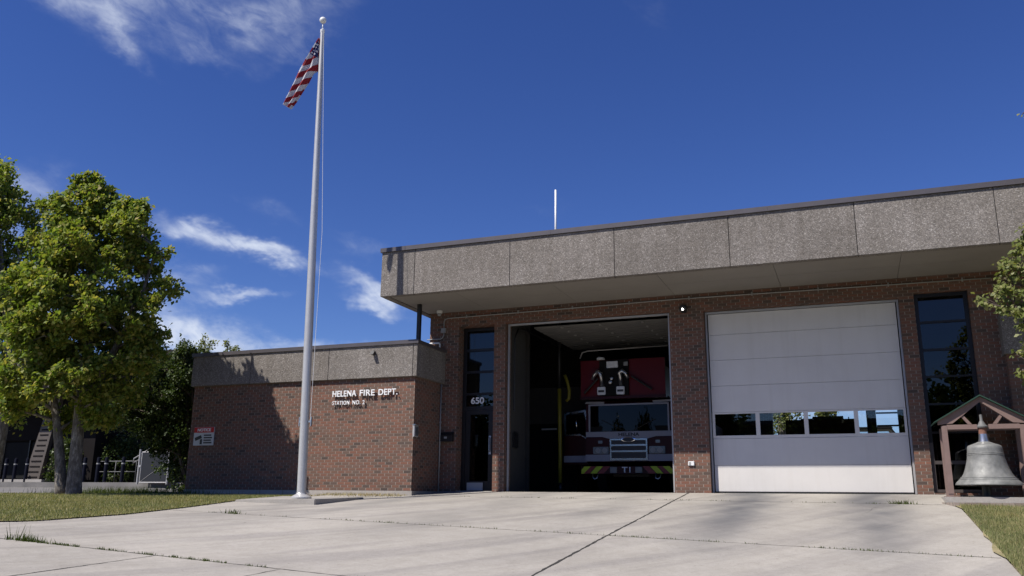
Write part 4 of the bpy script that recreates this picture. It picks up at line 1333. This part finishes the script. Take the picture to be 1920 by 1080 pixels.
# ------------------------------------------------------------------ fire engine in the left bay
ft = thing('fire_engine', 'dark red and white ladder fire engine parked inside the open bay', 'fire engine', (-.12, 2.85, 0))
bp = MB()
bp.prism([(-1.25, .0), (1.25, .0), (1.25, .5), (-1.25, .5)], 'z', .515, .705)
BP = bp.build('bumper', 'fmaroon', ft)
for sgn in (-1, 1):
    for k, (a, m) in enumerate(((.60, 'fredstripe'), (.80, 'lime'), (1.0, 'fredstripe'))):
        MB().prism([(sgn * (a - .16 + .0), .71), (sgn * (a + .02), .71), (sgn * (a + .20), .52), (sgn * (a + .02), .52)], 'y', -.006 - .001 * k, -.001).build('chevron_stripe', m, BP)
    MB().prism([(sgn * .98, .71), (sgn * 1.16, .71), (sgn * 1.245, .62), (sgn * 1.245, .52), (sgn * 1.18, .52)], 'y', -.009, -.001).build('chevron_stripe', 'lime', BP)
    B('fog_lamp', 'lamp', BP, sgn * .345 - .10, sgn * .345 + .10, -.02, .0, .525, .70, bev=.01)
    MB().tube([(sgn * .78, .02, .515), (sgn * .80, -.04, .40), (sgn * .86, -.04, .37), (sgn * .92, -.04, .42), (sgn * .93, .02, .515)], .018, 8).build('tow_eye', 'steel', BP, True)
text('unit_number', 'T1', 'letter', BP, -.115, .115, -.012, .545, .69, .012, .01)
cabp = [(.42, .86), (.35, .95), (.35, 1.50), (.372, 1.62), (.392, 2.42), (.50, 2.52), (2.9, 2.52), (2.9, .70), (1.0, .70)]
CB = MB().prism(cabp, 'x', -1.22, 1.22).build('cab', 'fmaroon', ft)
B('white_band', 'fwhite', CB, -1.225, 1.225, .335, .40, .86, 1.04)
MB().prism([(-1.21, 1.66), (1.21, 1.66), (1.21, 1.52), (.75, 1.52), (.52, 1.46), (-.52, 1.46), (-.75, 1.52), (-1.21, 1.52)], 'y', .335, .425).build('hood_band', 'fwhite', CB)
text('cab_lettering', 'HELENA', 'black', CB, -.28, .30, .331, 1.535, 1.625, .006, .03)
wsm = MB()
N = 16
for zz0, zz1 in ((1.67, 2.375),):
    cols = []
    for q in range(N + 1):
        x = -1.085 + 2.17 * q / N
        y = .318 + .055 * (x / 1.085) ** 2
        cols.append([wsm.bm.verts.new((x, y + dy, z)) for z, dy in ((zz0, 0), (zz1, .012))])
    for q in range(N): wsm.bm.faces.new((cols[q][0], cols[q + 1][0], cols[q + 1][1], cols[q][1]))
wsm.build('windshield', 'cabglass', CB, True)
MB().box(-1.13, -1.088, .34, .40, 1.665, 2.42).box(1.088, 1.13, .34, .40, 1.665, 2.42).box(-1.088, 1.088, .325, .392, 2.378, 2.42).build('windshield_frame', 'fwhite', CB)
B('dashboard', 'dark', CB, -1.08, 1.08, .345, .371, 1.66, 1.80)
GR = MB().box(-.48, .48, .29, .334, .88, .935).box(-.48, .48, .29, .334, 1.10, 1.145).box(-.48, .48, .29, .334, 1.265, 1.31).box(-.48, .48, .29, .334, 1.42, 1.46).box(-.52, -.48, .29, .334, .88, 1.46).box(.48, .52, .29, .334, .88, 1.46).build('grille', 'chrome', CB)
B('grille_mesh', 'black', CB, -.48, .48, .318, .33, .89, 1.45)
em = MB(); em.lathe([(.0, -.006), (.18, -.005), (.2, 0.0), (.2, .02)], n=32, axis='y')
for v in em.bm.verts: v.co.z = v.co.z * .36 + 1.435; v.co.y += .275
EMB = em.build('oval_emblem', 'chrome', CB, True, 40)
em = MB(); em.lathe([(.0, -.003), (.165, -.003), (.165, 0)], n=32, axis='y')
for v in em.bm.verts: v.co.z = v.co.z * .34 + 1.435; v.co.y += .267
em.build('emblem_centre', 'black', CB)
for sgn in (-1, 1):
    B('headlight', 'lamp', CB, min(sgn * .56, sgn * 1.0), max(sgn * .56, sgn * 1.0), .30, .334, 1.055, 1.25, bev=.012)
    for xx in (.67, .86): MB().lathe([(.0, .292), (.065, .294), (.075, .30)], c=(sgn * xx, 0, 1.15), n=16, axis='y').build('headlight_lens', 'grey', CB)
    B('marker_lamp', 'lamp', CB, sgn * .80 - .06, sgn * .80 + .06, .325, .349, 1.34, 1.42, bev=.008)
    MB().prism([(sgn * .70, 2.43), (sgn * 1.24, 2.45), (sgn * 1.20, 2.50), (sgn * .68, 2.49)], 'y', .36, .50).build('visor_light', 'fwhite', CB)
for sgn, xs in ((-1, (-.5, -.2)), (1, (.5, .2))):
    MB().tube([(sgn * .15, .305, 1.69), (sgn * .75, .325, 1.98)], .010, 6).build('wiper', 'black', CB)
# left front door swung open
dr = MB()
dr.box(-2.02, -1.24, .86, .93, .80, 1.60)
DR = dr.build('open_door', 'fmaroon', ft)
MB().box(-2.02, -1.24, .835, .858, .86, 1.04).build('door_stripe', 'fwhite', DR)
MB().box(-2.02, -1.96, .865, .925, 1.60, 2.27).prism([(-1.96, 2.20), (-1.40, 2.27), (-1.38, 2.33), (-2.02, 2.265)], 'y', .865, .925).prism([(-1.42, 2.27), (-1.37, 2.31), (-1.21, 1.60), (-1.27, 1.60)], 'y', .865, .925).box(-1.96, -1.55, .865, .925, 1.60, 1.655).prism([(-1.60, 1.655), (-1.55, 1.655), (-1.27, 1.50), (-1.34, 1.50)], 'y', .840, .925).build('window_frame', 'chrome', DR)
B('door_pane', 'cabglass', DR, -1.95, -1.40, .89, .896, 1.655, 2.2)
MB().tube([(-1.66, .82, 2.10), (-1.63, .80, 1.95), (-1.62, .82, 1.72)], .03, 8).build('mirror', 'chrome', DR, True)
# tower basket over the cab
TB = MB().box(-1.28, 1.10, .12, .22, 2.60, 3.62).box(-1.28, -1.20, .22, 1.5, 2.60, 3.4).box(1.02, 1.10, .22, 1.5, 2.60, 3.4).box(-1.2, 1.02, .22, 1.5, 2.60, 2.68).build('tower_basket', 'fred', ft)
B('basket_centre', 'dark', TB, -.72, .10, .06, .118, 2.62, 3.60)
B('basket_rail', 'fmaroon', TB, -1.3, 1.12, .05, .25, 2.535, 2.60)
B('spot_lamp', 'whitep', TB, -.50, -.18, .0, .06, 3.38, 3.56, bev=.01)
B('spot_lamp', 'grey', TB, -.02, .10, .01, .06, 3.42, 3.53, bev=.01)
MB().lathe([(.0, 3.70), (.10, 3.69), (.12, 3.65), (.11, 3.62)], c=(-.68, .08, 0), n=16).build('beacon', 'whitep', TB, True, 40)
for x0 in (-.66, -.12):
    B('step_light_box', 'whitep', TB, x0 - .115, x0 + .115, .0, .058, 2.64, 2.86, bev=.015)
    B('box_slot', 'black', TB, x0 - .085, x0 + .085, -.004, .002, 2.71, 2.77, bev=.01)
for x0, sg in ((-.66, -1), (-.12, 1)):
    MB().tube([(x0 + .02, .05, 2.90), (x0 + .02, -.02, 3.1), (x0, -.06, 3.22), (x0 + sg * .08, -.06, 3.28), (x0 + sg * .17, -.05, 3.20), (x0 + sg * .24, -.04, 3.06)], [.06, .06, .065, .06, .05, .045], 10).build('water_nozzle', 'steel', TB, True)
MB().lathe([(0, -.03), (.045, -.02), (.05, .03)], c=(-.40, 0, 2.98), n=14, axis='y').build('gauge', 'steel', TB)
MB().lathe([(0, -.03), (.04, -.02), (.045, .03)], c=(-.36, 0, 3.08), n=14, axis='y').build('gauge', 'steel', TB)
MB().tube([(-1.15, .02, 2.7), (-.75, .0, 3.1)], .03, 8).build('basket_hose', 'black', TB)
MB().tube([(.75, .02, 2.75), (.2, 0, 3.12)], .03, 8).build('basket_hose', 'black', TB)
MB().tube([(-1.30, .12, 3.70), (-1.22, .1, 3.86), (-1.05, .1, 3.90), (1.2, .1, 3.93)], .02, 8).build('hand_rail', 'galv', TB, True)
# ladder, body and wheels behind the cab
ld = MB()
for sgn in (-1, 1):
    ld.box(sgn * .5 - .04, sgn * .5 + .04, 1.5, 9.6, 2.75, 2.85).box(sgn * .5 - .04, sgn * .5 + .04, 1.5, 9.6, 3.15, 3.22)
for i in range(18): ld.box(-.46, .46, 1.7 + i * .44, 1.75 + i * .44, 2.77, 2.82)
ld.build('ladder', 'alum', ft)
B('body', 'fred', ft, -1.22, 1.22, 3.0, 9.8, .6, 2.45)
B('chassis', 'black', ft, -.5, .5, .5, 9.7, .45, .69)
for sgn in (-1, 1):
    for yy in (1.75, 7.2, 8.5):
        wl_ = MB().lathe([(.30, -.14), (.50, -.14), (.53, -.08), (.53, .08), (.50, .14), (.30, .14)], c=(sgn * 1.04, yy, .53), n=28, axis='x').build('wheel', 'rubber', ft, True, 40)
        MB().lathe([(0, sgn * .10), (.2, sgn * .11), (.29, sgn * .12), (.30, sgn * .05)], c=(sgn * 1.04, yy, .53), n=24, axis='x').build('rim', 'chrome', wl_, True, 40)

# yellow exhaust hose hanging in the bay
yh = thing('exhaust_hose', 'yellow exhaust hose hanging beside the fire engine', 'hose', (-2.1, 3.2, 0))
MB().tube([(0, 0, .28), (.01, 0, 1.0), (0, 0, 2.0), (-.01, 0, 2.9)], .055, 12).build('hose', 'yellow', yh, True)
MB().tube([(.16, .1, 2.55), (.24, .1, 2.62), (.26, .1, 2.85), (.2, .1, 3.1), (.12, .1, 3.3)], .045, 10).build('hose_loop', 'yellow', yh, True)
MB().tube([(-.01, 0, 2.9), (-.01, 0, 4.88)], .05, 10).build('duct', 'black', yh, True)
MB().tube([(0, 0, .02), (.02, 0, .28)], [.09, .06], 10).build('nozzle', 'black', yh, True)

# second engine in the right bay, seen dark through the door windows
fe = thing('fire_engine', 'fire engine parked in the right bay, a dark shape behind the door windows', 'fire engine', (4.65, 8.5, 0))
B('body', 'fmaroon', fe, -1.03, 1.02, 0, 3.2, .55, 2.34)
MB().prism([(-.56, 2.34), (-.56, 2.37), (-.22, 2.37), (-.2, 2.43), (.69, 2.43), (.70, 2.34)], 'y', 0, .9).build('hose_bed_cover', 'black', fe)
B('lamp_mast', 'black', fe, .83, .86, .05, .08, 2.34, 2.40)
B('tail_board', 'steel', fe, -1.0, 1.0, -.3, -.002, .5, .56)
CB2 = MB().prism([(3.22, .55), (3.22, 2.3), (5.1, 2.3), (5.3, 1.5), (5.3, .6)], 'x', -1.02, 1.02).build('cab', 'fmaroon', fe)
MB().prism([(5.115, 2.2), (5.285, 1.52), (5.32, 1.52), (5.15, 2.2)], 'x', -.9, .9).build('windshield', 'cabglass', CB2)
for sgn in (-1, 1):
    for yy in (.9, 4.2):
        wl_ = MB().lathe([(.28, -.12), (.46, -.12), (.48, -.06), (.48, .06), (.46, .12), (.28, .12)], c=(sgn * .92, yy, .48), n=24, axis='x').build('wheel', 'rubber', fe, True, 40)
        MB().lathe([(0, sgn * .08), (.25, sgn * .09), (.28, sgn * .04)], c=(sgn * .92, yy, .48), n=20, axis='x').build('rim', 'chrome', wl_, True, 40)

# pickup parked behind the station
zc = 1.14
pk = thing('pickup_truck', 'dark pickup parked behind the station, its roof seen through the right door window', 'truck', (6.2, 19.3, zc))
MB().prism([(-1.9, .45), (-1.9, .95), (-.45, 1.0), (-.35, 1.55), (-.15, 1.74), (.75, 1.74), (.95, 1.55), (1.1, 1.05), (2.6, 1.0), (2.6, .45)], 'x', 0, .01).build('side_panel', 'black', pk)
BD = MB().prism([(-2.5, .45), (-2.5, .95), (2.5, .95), (2.5, .45)], 'y', -.9, .9).box(-.8, .9, -.75, .75, 1.66, 1.75, bev=.03).box(-.8, -.7, -.75, .75, .95, 1.66).prism([(.78, 1.66), (.88, 1.66), (1.35, .95), (1.22, .95)], 'y', -.75, .75).box(.0, .1, -.74, .74, .95, 1.66).build('body', 'black', pk)
B('side_window', 'clear', pk, -.7, .8, -.74, -.735, 1.0, 1.66)
for xx in (-1.5, 1.5):
    for yy in (-.85, .85):
        MB().lathe([(0, -.11), (.36, -.11), (.38, -.05), (.38, .05), (.36, .11), (0, .11)], c=(xx, yy, .38), n=20, axis='y').build('wheel', 'rubber', pk, True, 40)
tag(B('kerb', 'conc', None, 2, 12, 17.2, 21.4, -.2, zc), kind='structure')

# trees behind the station seen through the rear door
for i, (x, y, h, lb, w) in enumerate(((2.45, 23, 8.5, 'pale barked tree behind the open rear door, left of the parked engine', 1.2), (4.3, 32, 4.6, 'low leafy tree behind the station, above the parked engine', .55))):
    z0 = Gz(x, y)
    cl = [(a, b + y, c + z0, r) for a, b, c, r in fill_clumps([(h, x - .5, x + .5), (h * .7, x - w, x + w), (2.9, x - w * .8, x + w * .8)], 30, 90 + i, .9, .4, .8)]
    tree('rear_tree', lb, 'tree', (x, y, z0), [[(x, y, z0 - .1, .26), (x, y, z0 + 2.5, .22), (x, y, z0 + h * .9, .04)], [(x + .05, y, z0 + 2.6, .15), (x + .6, y, z0 + 5, .06)]], cl, 7000, .13, 'leafB', 'bark', 90 + i)
